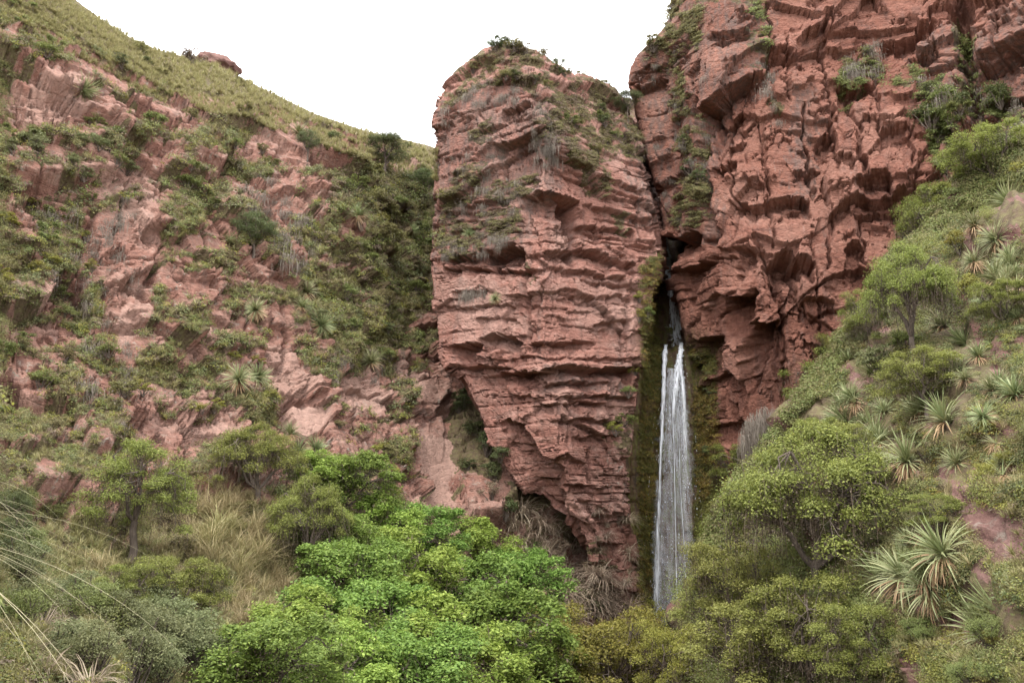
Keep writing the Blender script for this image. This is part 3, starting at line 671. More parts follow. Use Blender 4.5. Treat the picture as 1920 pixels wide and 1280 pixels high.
for pts, dep, h, lip in [
    ([(1308,212),(1340,198),(1366,176),(1400,148),(1445,146)], 2.6, 75, 1.2), ([(1380,236),(1400,238),(1415,222)], 1.3, 24, .7), ([(1360,270),(1385,272),(1403,258)], 1.3, 24, .7),
    ([(1328,318),(1352,318),(1380,304)], 1.3, 26, .7), ([(1522,268),(1540,256),(1562,242)], 2.0, 40, .9), ([(1487,82),(1515,62),(1550,44)], 1.6, 40, .8), ([(1652,62),(1700,50),(1768,28)], 1.6, 34, .8),
    ([(1352,380),(1400,384),(1445,376),(1470,372),(1518,374)], 1.5, 30, .8), ([(1383,472),(1420,470)], 2.6, 40, .9), ([(1424,498),(1445,486),(1472,477),(1498,488),(1524,496)], 2.8, 52, .9),
    ([(1352,546),(1376,556),(1408,550),(1426,536)], 3.2, 50, 1.6), ([(1394,612),(1430,600),(1470,606)], 3.4, 85, 1.6), ([(1298,642),(1330,634),(1364,625)], 2.0, 60, .7),
    ([(1256,510),(1300,500),(1338,482)], 1.4, 40, .6), ([(1244,440),(1280,446),(1324,432)], 2.2, 50, .9), ([(1230,350),(1270,330),(1310,310)], .9, 26, .4), ([(1182,160),(1205,166),(1240,150)], 1.0, 26, .6),
    ([(1600,345),(1640,340),(1668,335)], 1.8, 34, .8), ([(1560,300),(1600,292)], 1.2, 26, .5), ([(1470,395),(1500,392)], 1.6, 30, .6), ([(1490,330),(1530,318),(1545,310)], 1.0, 24, .5),
    ([(1585,470),(1600,460),(1625,462)], 2.2, 60, .7), ([(1650,250),(1690,240),(1720,246)], 1.2, 30, .5), ([(1430,110),(1470,100),(1500,110)], .9, 30, .4), ([(1570,160),(1620,150),(1650,158)], 1.4, 36, .7),
    ([(1840,120),(1900,100),(1960,90)], 1.2, 30, .6), ([(1830,200),(1880,190),(1960,180)], 1.2, 30, .6), ([(1310,720),(1360,700),(1420,712)], 1.1, 34, .5), ([(1330,800),(1380,790),(1440,800)], .9, 30, .4),
    ([(1500,570),(1540,560),(1580,575)], 1.0, 40, .5), ([(1500,640),(1545,648)], 1.0, 40, .5), ([(1440,700),(1470,690)], 1.4, 60, .5), ([(1700,90),(1760,100)], 1.0, 26, .4), ([(1330,60),(1390,70),(1430,50)], .8, 26, .4)]:
    ledge(sh, d, pts, dep, h, lip, 14, 6, 0, 1.25)
for pts, wd, dep in [([(1300,180),(1318,300),(1332,420),(1345,500)], 8, 1.8), ([(1441,0),(1446,150)], 4, .8), ([(1795,-60),(1806,60),(1832,240)], 12, 3.0), ([(1505,190),(1515,290),(1520,380)], 4, .9), ([(1412,440),(1465,560),(1472,640)], 5, .9),
                     ([(1455,520),(1470,600),(1462,760)], 5, 1.0), ([(1580,120),(1610,250),(1620,340)], 5, .9), ([(1545,330),(1560,420),(1550,520)], 4, .8), ([(1660,330),(1690,420)], 5, .8), ([(1360,200),(1372,330),(1385,460)], 3, .8), ([(1470,60),(1478,200)], 3, .8), ([(1540,60),(1552,170),(1570,300)], 3, .8), ([(1640,130),(1652,260)], 3, .7), ([(1700,200),(1712,330)], 3, .7), ([(1430,250),(1440,380),(1452,470)], 3, .8), ([(1525,440),(1535,560),(1545,680)], 3, .8), ([(1395,560),(1405,700)], 3, .7), ([(1740,0),(1752,110)], 3, .7), ([(1860,0),(1880,120)], 3, .8), ([(1610,400),(1622,520)], 3, .7), ([(1340,520),(1352,640),(1360,760)], 3, .8), ([(1250,90),(1268,200),(1275,300)], 7, 1.0)]:
    crack(sh, d, pts, wd, dep, 7)
d = terrace(d, .75, .65, 711)
CV = [[(1265,-60),(1300,-60),(1290,60),(1275,120),(1240,140),(1200,100),(1240,60)], [(1245,120),(1290,150),(1318,300),(1330,380),(1300,430),(1270,400),(1285,320),(1250,200)], [(1300,0),(1325,20),(1310,110),(1280,100)],
      [(1270,340),(1325,320),(1330,400),(1300,430),(1260,430)], [(1565,150),(1590,90),(1640,70),(1670,110),(1640,130),(1600,170),(1580,200)], [(1650,120),(1730,120),(1760,160),(1690,190),(1650,170)],
      [(1780,0),(1810,0),(1840,180),(1800,200)], [(1700,170),(1760,130),(1840,140),(1900,180),(1960,200),(1960,420),(1820,360),(1760,340),(1730,280),(1740,220)], [(1390,60),(1440,40),(1445,140),(1400,130)], [(1440,180),(1470,200),(1460,225),(1440,210)], [(1300,0),(1420,-40),(1430,60),(1390,30)]]
veg = soft_polys(px, py, CV, 77) * np.clip(.5 + 1.3 * fbm2(px / 17, py / 13, 79, 5, .65), 0, 1)
wet = sstep(1345, 1300, px + 24 * fbm2(px / 30, py / 60, 57)) * sstep(590, 680, py) * .9
d += veg * .16 * fbm2(sh['s'] / .35, sh['z'] / .35, 59, 3)
finish('cliff', sh, d, dict(veg=veg, wet=wet, stain=soft_polys(px, py, [[(1180,60),(1340,-20),(1345,440),(1230,440)], [(1330,-20),(1450,-20),(1450,160),(1300,210)], [(1700,60),(1960,0),(1960,260),(1760,300)], [(1480,180),(1530,180),(1530,380),(1480,380)]], 64, 40, 14), pale=.5 * soft_polys(px, py, [[(1340,220),(1440,200),(1430,280),(1350,300)], [(1500,300),(1600,290),(1590,400),(1520,400)], [(1390,460),(1500,430),(1560,560),(1480,560)], [(1600,200),(1700,220),(1690,320),(1620,300)], [(1360,480),(1420,490),(1400,545),(1350,540)]], 50, 26, 10)), M['rock_right'])

# ---- near bank on the right
BS = [(2250,-60,46),(2000,190,43),(1910,262,42),(1830,320,42),(1750,400,42.5),(1690,475,43),(1630,580,43),(1580,660,43),(1530,740,43),(1460,840,43),(1390,930,43),(1335,1020,43),(1290,1130,43),(1270,1320,43)]
BN = [(2700,100,30),(2400,250,27),(2300,380,24),(2240,480,21.5),(2200,590,19.5),(2150,700,18),(2110,800,17),(2080,900,16),(2050,1000,15.2),(2000,1120,14.6),(1900,1250,14.6),(1750,1340,16.5),(1560,1390,20),(1350,1430,28)]
def lerp_row(t, sag):
    r = []
    for a, b in zip(BS, BN):
        A, B = at(*a), at(*b)
        P = A + (B - A) * t + np.array((0, 0, -sag * math.sin(math.pi * t)))
        x, y, dd = to_px(P); r.append((float(x), float(y), float(P[1])))
    return r
BB = [(a + 40, b + 60, c + 22) for a, b, c in BS]
BF = [(2900,900,18),(2800,1000,16),(2700,1200,13),(2600,1300,12),(2500,1400,11),(2400,1500,10),(2300,1600,9.5),(2200,1700,9),(2100,1750,8.6),(2000,1750,8.6),(1850,1750,9),(1700,1750,10),(1500,1700,13),(1350,1650,17)]
sh = sheet([BB, BS, lerp_row(.2, -.6), lerp_row(.4, -.3), lerp_row(.6, .2), lerp_row(.8, .3), BN, BF], 280, 260, rw=[.2,1,1,1,1,1,.15])
px, py = sh['px'], sh['py']
d = 1.5 * fbm2(sh['s'] / 4.5, sh['P'][..., 1] / 4.5, 81, 4) + .4 * fbm2(sh['s'] / 1.2, sh['P'][..., 1] / 1.2, 82, 4) + fractured(sh, 83, .35, 10, ((2.2, .7), (.9, .4)))
bare = soft_polys(px, py, [[(1780,955),(1850,945),(1920,990),(1960,1000),(1960,1120),(1880,1080),(1830,1010)], [(1660,1170),(1780,1150),(1850,1130),(1870,1170),(1760,1210),(1670,1215)], [(1665,1205),(1730,1215),(1720,1300),(1650,1300)], [(1690,1120),(1800,1110),(1850,1160),(1760,1190),(1680,1180)], [(1630,640),(1655,650),(1650,720),(1635,720)]], 84)
gap = sstep(.12, .3, fbm2(px / 38, py / 30, 85, 5, .6))
veg = np.clip(1 - bare - .62 * gap, 0, 1)
d -= bare * .25
finish('bank', sh, d, dict(veg=veg, lichen=bare * .5), M['rock_bank'])

# ---- valley floor, one sheet under everything
g = np.linspace(-1, 1, 90)
gx, gy = np.meshgrid(np.sign(g) * np.abs(g) ** 2 * 600, np.sign(g) * np.abs(g) ** 2 * 600 + 30)
gz = -13 + 1.2 * fbm2(gx / 12, gy / 12, 91, 4)
V = np.stack([gx, gy, gz], -1).reshape(-1, 3); idx = np.arange(8100).reshape(90, 90)
q = np.stack([idx[:-1, :-1], idx[:-1, 1:], idx[1:, 1:], idx[1:, :-1]], -1).reshape(-1, 4)
me = mk_mesh('ground', V, q, dict(veg=np.ones(8100), wet=np.zeros(8100), lichen=np.zeros(8100), pale=np.zeros(8100), stain=np.zeros(8100)), True, [M['rock_bank']])
o = link('ground', me); o['kind'] = 'structure'

# ------------------------------------------------------------------ where the visible ground is
BIN = 4
X0, X1, Y0, Y1 = -240, 2160, -120, 1440
BW, BH = (X1 - X0) // BIN, (Y1 - Y0) // BIN
VP = np.concatenate([a[0] for a in SHEETS]); VN = np.concatenate([a[1] for a in SHEETS]); VV = np.concatenate([a[2] for a in SHEETS]); VS = np.concatenate([np.full(len(a[0]), i) for i, a in enumerate(SHEETS)]); SID = {a[4]: i for i, a in enumerate(SHEETS)}
_x, _y, _d = to_px(VP)
ok = (_d > .5) & (_x >= X0) & (_x < X1) & (_y >= Y0) & (_y < Y1)
bi_ = (((_y[ok] - Y0) // BIN).astype(int) * BW + ((_x[ok] - X0) // BIN).astype(int))
ids = np.nonzero(ok)[0]
order = np.argsort(-_d[ok], kind='stable')
BUF = np.full(BW * BH, -1, int); BUF[bi_[order]] = ids[order]
BUF = BUF.reshape(BH, BW)
for _ in range(4):                                # close small holes
    for dy, dx in ((0, 1), (0, -1), (1, 0), (-1, 0)):
        sft = np.roll(np.roll(BUF, dy, 0), dx, 1); hole = (BUF < 0) & (sft >= 0) & False
        BUF = np.where(hole, sft, BUF)
def look(px, py):
    """index of the visible surface point at a photo pixel"""
    j = int((px - X0) // BIN); i = int((py - Y0) // BIN)
    for r in range(0, 12):
        for di in range(-r, r + 1):
            for dj in range(-r, r + 1):
                if max(abs(di), abs(dj)) != r: continue
                a, b = i + di, j + dj
                if 0 <= a < BH and 0 <= b < BW and BUF[a, b] >= 0: return BUF[a, b]
    return -1
def ground(px, py): 
    k = look(px, py); return VP[k], VN[k]
def scatter(poly, n, vmin=None, vmax=None, up=None, rs=rng, on=None):
    """n visible surface points inside a photo polygon"""
    P = np.array(poly, float); x0, y0 = P.min(0); x1, y1 = P.max(0)
    res, tries = [], 0
    while len(res) < n and tries < 60:
        m = max(64, n * 3); tries += 1
        x = rs.uniform(x0, x1, m); y = rs.uniform(y0, y1, m)
        k_ = in_poly(x, y, poly)
        for a, b in zip(x[k_], y[k_]):
            i, j = int((b - Y0) // BIN), int((a - X0) // BIN)
            if not (0 <= i < BH and 0 <= j < BW): continue
            k = BUF[i, j]
            if k < 0 or (on and VS[k] != SID[on]): continue
            if vmin is not None and VV[k] < vmin + .2 * (rs.random() - .5): continue
            if vmax is not None and VV[k] > vmax: continue
            if up is not None and VN[k][2] < up + .25 * (rs.random() - .5): continue
            res.append(k)
            if len(res) >= n: break
    return np.array(res, int)

# ------------------------------------------------------------------ leaf, blade and limb templates
def leaf_quads(C, Nn, L, W, rs, tint):
    """small bent leaves at points C with normals Nn"""
    n = len(C)
    t = rs.normal(size=(n, 3)); t -= (t * Nn).sum(1, keepdims=True) * Nn; t /= np.linalg.norm(t, axis=1, keepdims=True) + 1e-9
    b = np.cross(Nn, t)
    L = np.broadcast_to(L, n)[:, None] * rs.uniform(.65, 1.35, (n, 1)); W = np.broadcast_to(W, n)[:, None] * rs.uniform(.7, 1.3, (n, 1))
    dr = Nn * L * rs.uniform(-.25, .05, (n, 1))
    V = np.stack([C - t * L * .5, C + b * W * .5 + dr * .2, C + t * L * .5 + dr, C - b * W * .5 + dr * .2], 1).reshape(-1, 3)
    return V, np.arange(4 * n).reshape(n, 4), np.clip(tint, 0, 1)
def unit(v): return v / (np.linalg.norm(v, axis=-1, keepdims=True) + 1e-9)
def tube(P, r, sides=5, tint=.5):
    """tapered limb along points P"""
    P = np.asarray(P, float); n = len(P); r = np.broadcast_to(r, n)
    T = unit(np.gradient(P, axis=0)); a = unit(np.cross(T, np.array((.31, .17, .93)))); b = np.cross(T, a)
    th = np.linspace(0, 2 * math.pi, sides, endpoint=False)
    V = P[:, None] + r[:, None, None] * (np.cos(th)[None, :, None] * a[:, None] + np.sin(th)[None, :, None] * b[:, None])
    i = np.arange(n * sides).reshape(n, sides); k = np.roll(i, -1, 1)
    Fc = np.stack([i[:-1], k[:-1], k[1:], i[1:]], -1).reshape(-1, 4)
    return V.reshape(-1, 3), Fc, np.full(len(Fc), tint)
def limb(a, b, r0, r1, rs, n=7, bend=.12, sides=5, sag=0.0):
    a, b = np.asarray(a, float), np.asarray(b, float)
    t = np.linspace(0, 1, n)[:, None]; L = np.linalg.norm(b - a)
    w = np.cumsum(rs.normal(size=(n, 3)), 0) * bend * L / n * 1.6; w -= w[-1] * t; w[0] = 0
    P = a + (b - a) * t + w + np.array((0, 0, 1)) * (np.sin(math.pi * t) * sag * L)
    return tube(P, r0 + (r1 - r0) * t[:, 0] ** .8, sides), P
def blade(L, W, el, droop, seg=5, tint=.5, az=0.0, keel=.25):
    """one V-section strap leaf springing from the origin"""
    t = np.linspace(0, 1, seg + 1)
    ang = el - droop * t ** 1.4
    x = np.concatenate([[0], np.cumsum(np.cos(ang[:-1]) * L / seg)]); z = np.concatenate([[0], np.cumsum(np.sin(ang[:-1]) * L / seg)])
    wd = W * (1 - t ** 1.8) * .5 + W * .02
    V = np.zeros((seg + 1, 3, 3))
    V[:, 0] = np.stack([x, wd, z], 1); V[:, 2] = np.stack([x, -wd, z], 1)
    V[:, 1] = np.stack([x + np.sin(ang) * wd * keel * 2, x * 0, z - np.cos(ang) * wd * keel * 2], 1)
    c, s_ = math.cos(az), math.sin(az)
    V = V.reshape(-1, 3) @ np.array([[c, s_, 0], [-s_, c, 0], [0, 0, 1]])
    i = np.arange((seg + 1) * 3).reshape(seg + 1, 3)
    Fc = np.concatenate([np.stack([i[:-1, k], i[:-1, k + 1], i[1:, k + 1], i[1:, k]], -1) for k in (0, 1)])
    return V, Fc, np.clip(np.full(len(Fc), tint), 0, 1)
def strand(p, L, W, lean, seg, tint, rs):
    """flat hanging strand"""
    t = np.linspace(0, 1, seg + 1)[:, None]
    d = np.array((math.cos(lean), math.sin(lean), 0))
    wob = np.cumsum(rs.normal(size=(seg + 1, 3)) * .03 * L, 0); wob[0] = 0
    c = p + np.array((0, 0, -L)) * t + wob
    wd = (W * .5 * (1 - .75 * t))
    V = np.stack([c - d * wd, c + d * wd], 1).reshape(-1, 3)
    i = np.arange((seg + 1) * 2).reshape(-1, 2)
    Fc = np.stack([i[:-1, 0], i[:-1, 1], i[1:, 1], i[1:, 0]], -1)
    return V, Fc, np.full(len(Fc), tint)

def pad(center, rad, flat, n, L, rs, upb=1.0):
    """a leaf pad: ragged dome of leaves"""
    u = unit(rs.normal(size=(n, 3))); u[:, 2] = np.where(u[:, 2] < -.35, -u[:, 2], u[:, 2])
    rr = rad * np.where(rs.random((n, 1)) < .12, rs.uniform(.9, 1.4, (n, 1)), .35 + .68 * rs.random((n, 1)) ** .5) * (1 + .25 * np.sin(u[:, :1] * 7 + center[0]) * np.cos(u[:, 1:2] * 6 + center[1]))
    C = center + u * rr * np.array((1, 1, flat))
    Nn = unit(u * .6 + np.array((0, 0, .6 * upb)) + rs.normal(size=(n, 3)) * .5)
    return leaf_quads(C, Nn, L, L * .55, rs, rs.beta(2.2, 2.6, n))
def shrub_mesh(name, mat, seed, n=650, lobes=9, L=.11, flat=.75, spread=.75):
    """about 1 m wide, base at the origin; twigs and leaves"""
    rs = np.random.default_rng(seed)
    parts, tw = [], []
    for k in range(lobes):
        a = rs.uniform(0, 6.28); r = spread * .5 * rs.random() ** .5
        c = np.array((r * math.cos(a), r * math.sin(a), .18 + .55 * rs.random() * (1 - r)))
        parts.append(pad(c, rs.uniform(.09, .23), flat, n // lobes, L, rs))
        tw.append(limb((0, 0, -.15), c, .022, .008, rs, 4, .15, 3)[0])
    return mk_mesh(name, *merge(parts)[:2], dict(tint=merge(parts)[2]), mats=[mat]), mk_mesh(name + '_stem', *merge(tw)[:2], dict(tint=merge(tw)[2]), True, [M['bark']])
def tree_meshes(seed, H, W, kind, n, L, mat, trunk_r=.16, forks=4, lobes=26, flat=.42, base=.35, lean=(0, 0), vines=0, pr=(.13, .2)):
    """trunk with limbs, crown of leaf pads; base at the origin, crown up to H and W across"""
    rs = np.random.default_rng(seed)
    wood, crown, dry = [], [], []
    top = np.array((lean[0], lean[1], H * .55))
    fork = np.array((lean[0] * .4, lean[1] * .4, H * base))
    t0, Pm = limb((0, 0, -.6), fork, trunk_r * 1.25, trunk_r * .8, rs, 7, .10, 7); wood.append(t0)
    subs = []
    for k in range(forks):
        a = 6.28 * (k + rs.uniform(-.3, .3)) / forks; r = W * .5 * rs.uniform(.35, .62)
        e = np.array((lean[0] + r * math.cos(a), lean[1] + r * math.sin(a), H * rs.uniform(.62, .84)))
        m, P = limb(fork, e, trunk_r * .62, trunk_r * .24, rs, 7, .18, 5, .08); wood.append(m); subs.append(P)
    for k in range(lobes):
        a = rs.uniform(0, 6.28); q = rs.random() ** .55; r = W * .5 * q * .86
        if kind == 'umbrella':
            if k % 5 < 3: z = H * (.95 - .40 * q ** 2 - .16 * rs.random())
            else: q = max(q, .35); r = W * .5 * q * .9; z = H * (.95 - .30 * q ** 2 - rs.uniform(.12, .42))
        elif kind == 'round': z = H * (.62 + .34 * math.sqrt(max(0, 1 - q * q)) * rs.uniform(-.75, 1))
        else: z = H * rs.uniform(.32, .95); r *= 1.05 - .6 * abs(z / H - .55)
        c = np.array((lean[0] + r * math.cos(a), lean[1] + r * math.sin(a), z))
        pw = W * rs.uniform(*pr)
        crown.append(pad(c, pw, flat, int(n / lobes), L, rs))
        P = subs[int(np.argmin([np.linalg.norm(P_[-1] - c) for P_ in subs]))]
        m, Q = limb(P[rs.integers(3, 7)], c + np.array((0, 0, -.1 * pw)), trunk_r * .2, trunk_r * .06, rs, 5, .2, 3, .1); wood.append(m)
        for _ in range(3):
            wood.append(limb(Q[rs.integers(1, 5)], c + rs.normal(size=3) * pw * np.array((.6, .6, .25)), trunk_r * .07, .008, rs, 4, .2, 3)[0])
        for _ in range(vines):
            p = c + rs.normal(size=3) * pw * .55
            dry.append(strand(p, H * rs.uniform(.06, .26), .016, rs.uniform(0, 3.1), 4, rs.random(), rs))
            if rs.random() < .8:
                m_ = 12; pp = p + np.stack([rs.normal(size=m_) * .16, rs.normal(size=m_) * .16, -rs.random(m_) * H * .24], 1)
                dry.append(leaf_quads(pp, unit(rs.normal(size=(m_, 3))), L * 1.1, L * .35, rs, rs.random(m_) * .8))
    w = merge(wood); c = merge(crown)
    return (mk_mesh('trunk', *w[:2], dict(tint=w[2]), True, [M['bark']]), mk_mesh('crown', *c[:2], dict(tint=c[2]), mats=[mat]),
            mk_mesh('dry_twigs', *merge(dry)[:2], dict(tint=merge(dry)[2]), mats=[M['twigs']]) if dry else None)
def add_tree(kind_name, meshes, label, cat, base, rz, sc, group=None):
    t = thing(kind_name, label, cat, tuple(base), (0, 0, rz), sc, group)
    link('trunk', meshes[0], t); link('crown', meshes[1], t)
    if meshes[2]: link('dry_twigs', meshes[2], t)['kind'] = 'stuff'
    return t

ORD = ['first', 'second', 'third', 'fourth', 'fifth', 'sixth', 'seventh', 'eighth', 'ninth', 'tenth', 'eleventh', 'twelfth']
def name_all(items, what, where):
    """give every thing of one kind in one place a label of its own: bands from the top, then order from the left"""
    g_ = f"{what}s {where}"
    pts = np.array([o.location for o in items], float); x, y, _ = to_px(pts)
    nb = max(1, math.ceil(len(items) / 8)); od = np.argsort(y); bands = np.array_split(od, nb)
    for b, ids_ in enumerate(bands):
        row = '' if nb == 1 else (('upper row ', 'lower row ')[b] if nb == 2 else ('top row ' if b == 0 else 'lowest row ' if b == nb - 1 else f'{ORD[b]} row '))
        for j, i in enumerate(ids_[np.argsort(x[ids_])]):
            o_ = items[i]; n_ = len(ids_)
            pos = 'only' if n_ == 1 and nb == 1 else 'leftmost' if j == 0 else 'rightmost' if j == n_ - 1 else ORD[j]
            tail = ' from left' if 0 < j < n_ - 1 else ''
            o_['label'] = f"{row.replace(' row','')}{pos} {what}{tail} {where}" if pos != 'only' else f"single {what} {where}"
            o_['group'] = g_
            if len(o_['label'].split()) > 16: print('LONG', o_['label'])

M['crown_light'] = leaf_material('light_feathery_leaves', [(0, (.12, .13, .032)), (.5, (.225, .235, .06)), (.88, (.32, .32, .085)), (1, (.30, .24, .09))], .4, .03, .3)
M['crown_mid'] = leaf_material('fresh_leaves', [(0, (.085, .135, .026)), (.45, (.165, .245, .048)), (.85, (.25, .33, .07)), (1, (.33, .36, .10))], .4, .03, .35)
# ------------------------------------------------------------------ trees
TM = {
 'umb1': tree_meshes(101, 5.6, 5.2, 'umbrella', 30000, .08, M['crown_olive'], .17, 5, 60, .8, .34, (.3, 0), 9, (.055, .12)),
 'umb2': tree_meshes(102, 5.0, 6.0, 'umbrella', 44000, .078, M['crown_olive'], .18, 6, 88, .85, .18, (-.4, .2), 10, (.045, .11)),
 'bush1': tree_meshes(103, 4.0, 4.2, 'tall', 28000, .075, M['crown_olive'], .11, 6, 62, .85, .10, (0, 0), 7, (.055, .115)),
 'bush2': tree_meshes(113, 4.0, 4.4, 'tall', 28000, .075, M['crown_light'], .11, 6, 58, .85, .10, (.2, .1), 8, (.055, .12)),
 'bright1': tree_meshes(104, 5.0, 4.6, 'round', 24000, .13, M['crown_bright'], .13, 6, 60, .95, .25, (.2, 0), 3, (.065, .125)),
 'bright2': tree_meshes(105, 4.6, 5.0, 'tall', 26000, .125, M['crown_mid'], .13, 6, 66, .9, .22, (-.2, .2), 3, (.06, .12)),
 'yellow1': tree_meshes(106, 4.2, 5.0, 'tall', 28000, .075, M['crown_yellow'], .12, 6, 62, .85, .2, (0, 0), 7, (.055, .115)),
 'dark1': tree_meshes(107, 4.6, 4.6, 'round', 15000, .10, M['crown_dark'], .16, 5, 40, .7, .25, (.3, 0), 2, (.09, .17)),
}
def tree_at(kind, mesh, px, py, h_px, label, cat, rz=None, base=None, group=None, Y=None, wide=1.0):
    """tree standing at the photo pixel of its foot, h_px tall"""
    P = at(px, py, Y) if Y else ground(px, py)[0]
    H = {'umb1': 5.6, 'umb2': 5.0, 'bush1': 4.0, 'bush2': 4.0, 'bright1': 5.0, 'bright2': 4.6, 'yellow1': 4.2, 'dark1': 4.6}[mesh]
    k = h_px / F * P[1] / H * .98
    rz = rng.uniform(0, 6.28) if rz is None else rz
    return add_tree(kind, TM[mesh], label, cat, P, rz, (k * wide, k * wide, k), group)

tree_at('umbrella_tree', 'umb1', 237, 1062, 245, 'flat topped olive tree with a thick dark trunk alone on the grassy slope', 'tree', 1.2)
tree_at('umbrella_tree', 'umb2', 485, 940, 150, 'spreading olive tree on the meadow edge right of the thick trunked tree', 'tree', .4, wide=1.15)
tree_at('umbrella_tree', 'umb2', 572, 1085, 190, 'olive tree trailing brown twigs beside the bright green thicket', 'tree', 2.2, wide=.8)
tree_at('bushy_tree', 'bush1', 335, 1195, 140, 'low yellowish olive tree with forked stems below the thick trunked tree', 'tree', .3, wide=1.3)
tree_at('bushy_tree', 'bush1', 232, 1170, 105, 'low olive bush tree leaning on the forked one below the grassy slope', 'tree', 2.3, wide=1.3)
tree_at('dark_tree', 'dark1', 722, 322, 84, 'dark evergreen tree on the grassy ridge left of the rock pillar', 'tree', .5, wide=1.25)
tree_at('dark_tree', 'dark1', 792, 385, 76, 'dark round tree tight against the left edge of the rock pillar', 'tree', 2.5, wide=1.2)
tree_at('dark_tree', 'dark1', 478, 486, 100, 'dark bushy tree clinging to the middle of the left hillside', 'tree', 4.0, wide=1.0)
tree_at('dark_tree', 'dark1', 580, 300, 72, 'narrow dark tree on the brow of the left hillside', 'tree', 5.0, wide=.7)
tree_at('dark_tree', 'dark1', 1176, 222, 66, 'green tree in the notch between the pillar top and the right cliff', 'tree', 1.0)
BT = [('bright2', 640, 1000, 150), ('bright1', 590, 955, 105), ('bright1', 705, 1085, 150), ('bright2', 800, 1080, 140), ('bright1', 890, 1130, 150), ('bright2', 965, 1190, 150),
      ('bright1', 1000, 1270, 120), ('bright2', 640, 1190, 170), ('bright1', 740, 1205, 200), ('bright2', 850, 1240, 190), ('bright1', 560, 1290, 170), ('bright2', 680, 1330, 220),
      ('bright1', 800, 1370, 230), ('bright2', 930, 1340, 210), ('bright1', 1030, 1350, 140), ('bright2', 500, 1370, 190), ('bright1', 610, 1405, 210), ('bright2', 740, 1420, 220), ('bright1', 890, 1420, 210), ('bright2', 620, 1090, 130)]
BL = ['bright green tree behind the thicket, nearest the trailing olive tree', 'small bright green tree at the top left tip of the thicket', 'bright green tree below the pale rock chute', 'bright green tree under the pale chute, second along the thicket top',
      'bright green tree below the dark cave of the pillar', 'bright green tree where the thicket meets the dry hanging grass', 'bright green tree at the right end of the thicket', 'bright green tree in the left middle of the thicket',
      'large bright green tree in the heart of the thicket', 'large bright green tree right of the thicket heart', 'bright green tree on the left flank of the thicket', 'largest bright green tree in the front of the thicket',
      'wide bright green tree front centre of the thicket at the picture foot', 'bright green tree front right of the thicket by the picture foot', 'bright green tree beside the yellowing tree', 'bright green tree at the lower left corner of the thicket', 'bright green tree at the very foot of the thicket',
      'bright green tree cut by the picture foot at the thicket centre', 'bright green tree cut by the picture foot right of the thicket centre', 'bright green tree against the trunk of the trailing olive tree']
for k, ((m, x, y, h), lb) in enumerate(zip(BT, BL)):
    tree_at('bright_tree', m, x, min(y, 1425), h, lb, 'tree', group='bright green trees in the valley thicket', wide=1.35)
for m, x, y, h, lb, wd in [
    ('yellow1', 1150, 1360, 215, 'yellowing tree below the waterfall', 1.1), ('yellow1', 1275, 1355, 165, 'yellow green tree hiding the waterfall foot', 1.0), ('yellow1', 1120, 1425, 260, 'yellowing tree at the picture foot left of the waterfall', 1.1), ('bush1', 1360, 1270, 180, 'olive tree just right of the waterfall foot', 1.1),
    ('bush1', 1430, 1380, 230, 'olive tree low in the gully right of the waterfall', 1.2), ('yellow1', 1240, 1425, 225, 'olive yellow tree at the picture foot below the waterfall', 1.2), ('umb2', 1520, 1130, 320, 'big spreading olive tree with brown trailing twigs right of the waterfall', 1.0),
    ('umb2', 1425, 1120, 200, 'olive tree leaning over the lower waterfall', .95), ('umb2', 1660, 1150, 260, 'spreading olive tree below the rosette plants', .85), ('bush1', 1390, 1210, 180, 'olive tree with drooping crown beside the lower waterfall', 1.1), ('bush1', 1520, 1310, 210, 'grey green tree in the dark gully under the big olive tree', 1.1),
    ('bush1', 1610, 1310, 160, 'small olive tree at the picture foot below the maroon rock', 1.1), ('umb1', 1455, 1000, 140, 'light green feathery tree at the top of the right gully', 1.35), ('umb2', 1590, 960, 150, 'light olive tree right of the feathery one', 1.0),
    ('umb2', 1710, 670, 240, 'olive tree with a dark hollow crown on the bank edge before the red cliff', .75), ('umb2', 1770, 500, 175, 'olive tree highest on the right bank against the red cliff', .85), ('bush1', 1545, 800, 150, 'olive bush tree on the bank edge below the overhanging red nose', 1.1), ('bush1', 1630, 640, 100, 'olive bush tree left of the hollow crowned tree', 1.1),
    ('bush1', 1840, 730, 140, 'rounded olive bush tree in the middle of the right bank', 1.5), ('bush1', 1740, 770, 120, 'yellowish olive bush tree beside the stony rib', 1.5), ('bush1', 1870, 340, 120, 'bright olive bush tree at the upper right of the bank', 1.6), ('bush1', 1380, 920, 90, 'dark green bush tree at the cliff foot right of the waterfall', 1.2),
    ('bush1', 1590, 710, 90, 'light green bush tree on the bank edge beside the stony rib', 1.2), ('bush1', 1880, 610, 90, 'olive bush tree at the right edge of the photo', 1.5), ('bush1', 1800, 420, 90, 'bush tree right of the highest olive tree', 1.6), ('bush1', 1545, 880, 100, 'bush tree on the bank edge under the dead bush', 1.3),
    ('bush1', 1760, 1010, 80, 'bush tree above the orange skirted rosette', 1.5), ('bush1', 1580, 880, 90, 'bush tree below the pale drooping rosettes', 1.4)]:
    m = 'bush2' if m == 'bush1' and ('light' in lb or 'yellow' in lb or 'bright' in lb or 'just right' in lb or 'low in the gully' in lb or 'drooping' in lb) else m
    tree_at('umbrella_tree' if m[0] == 'u' else 'gully_tree', m, x, y, h, lb, 'tree', wide=wd)

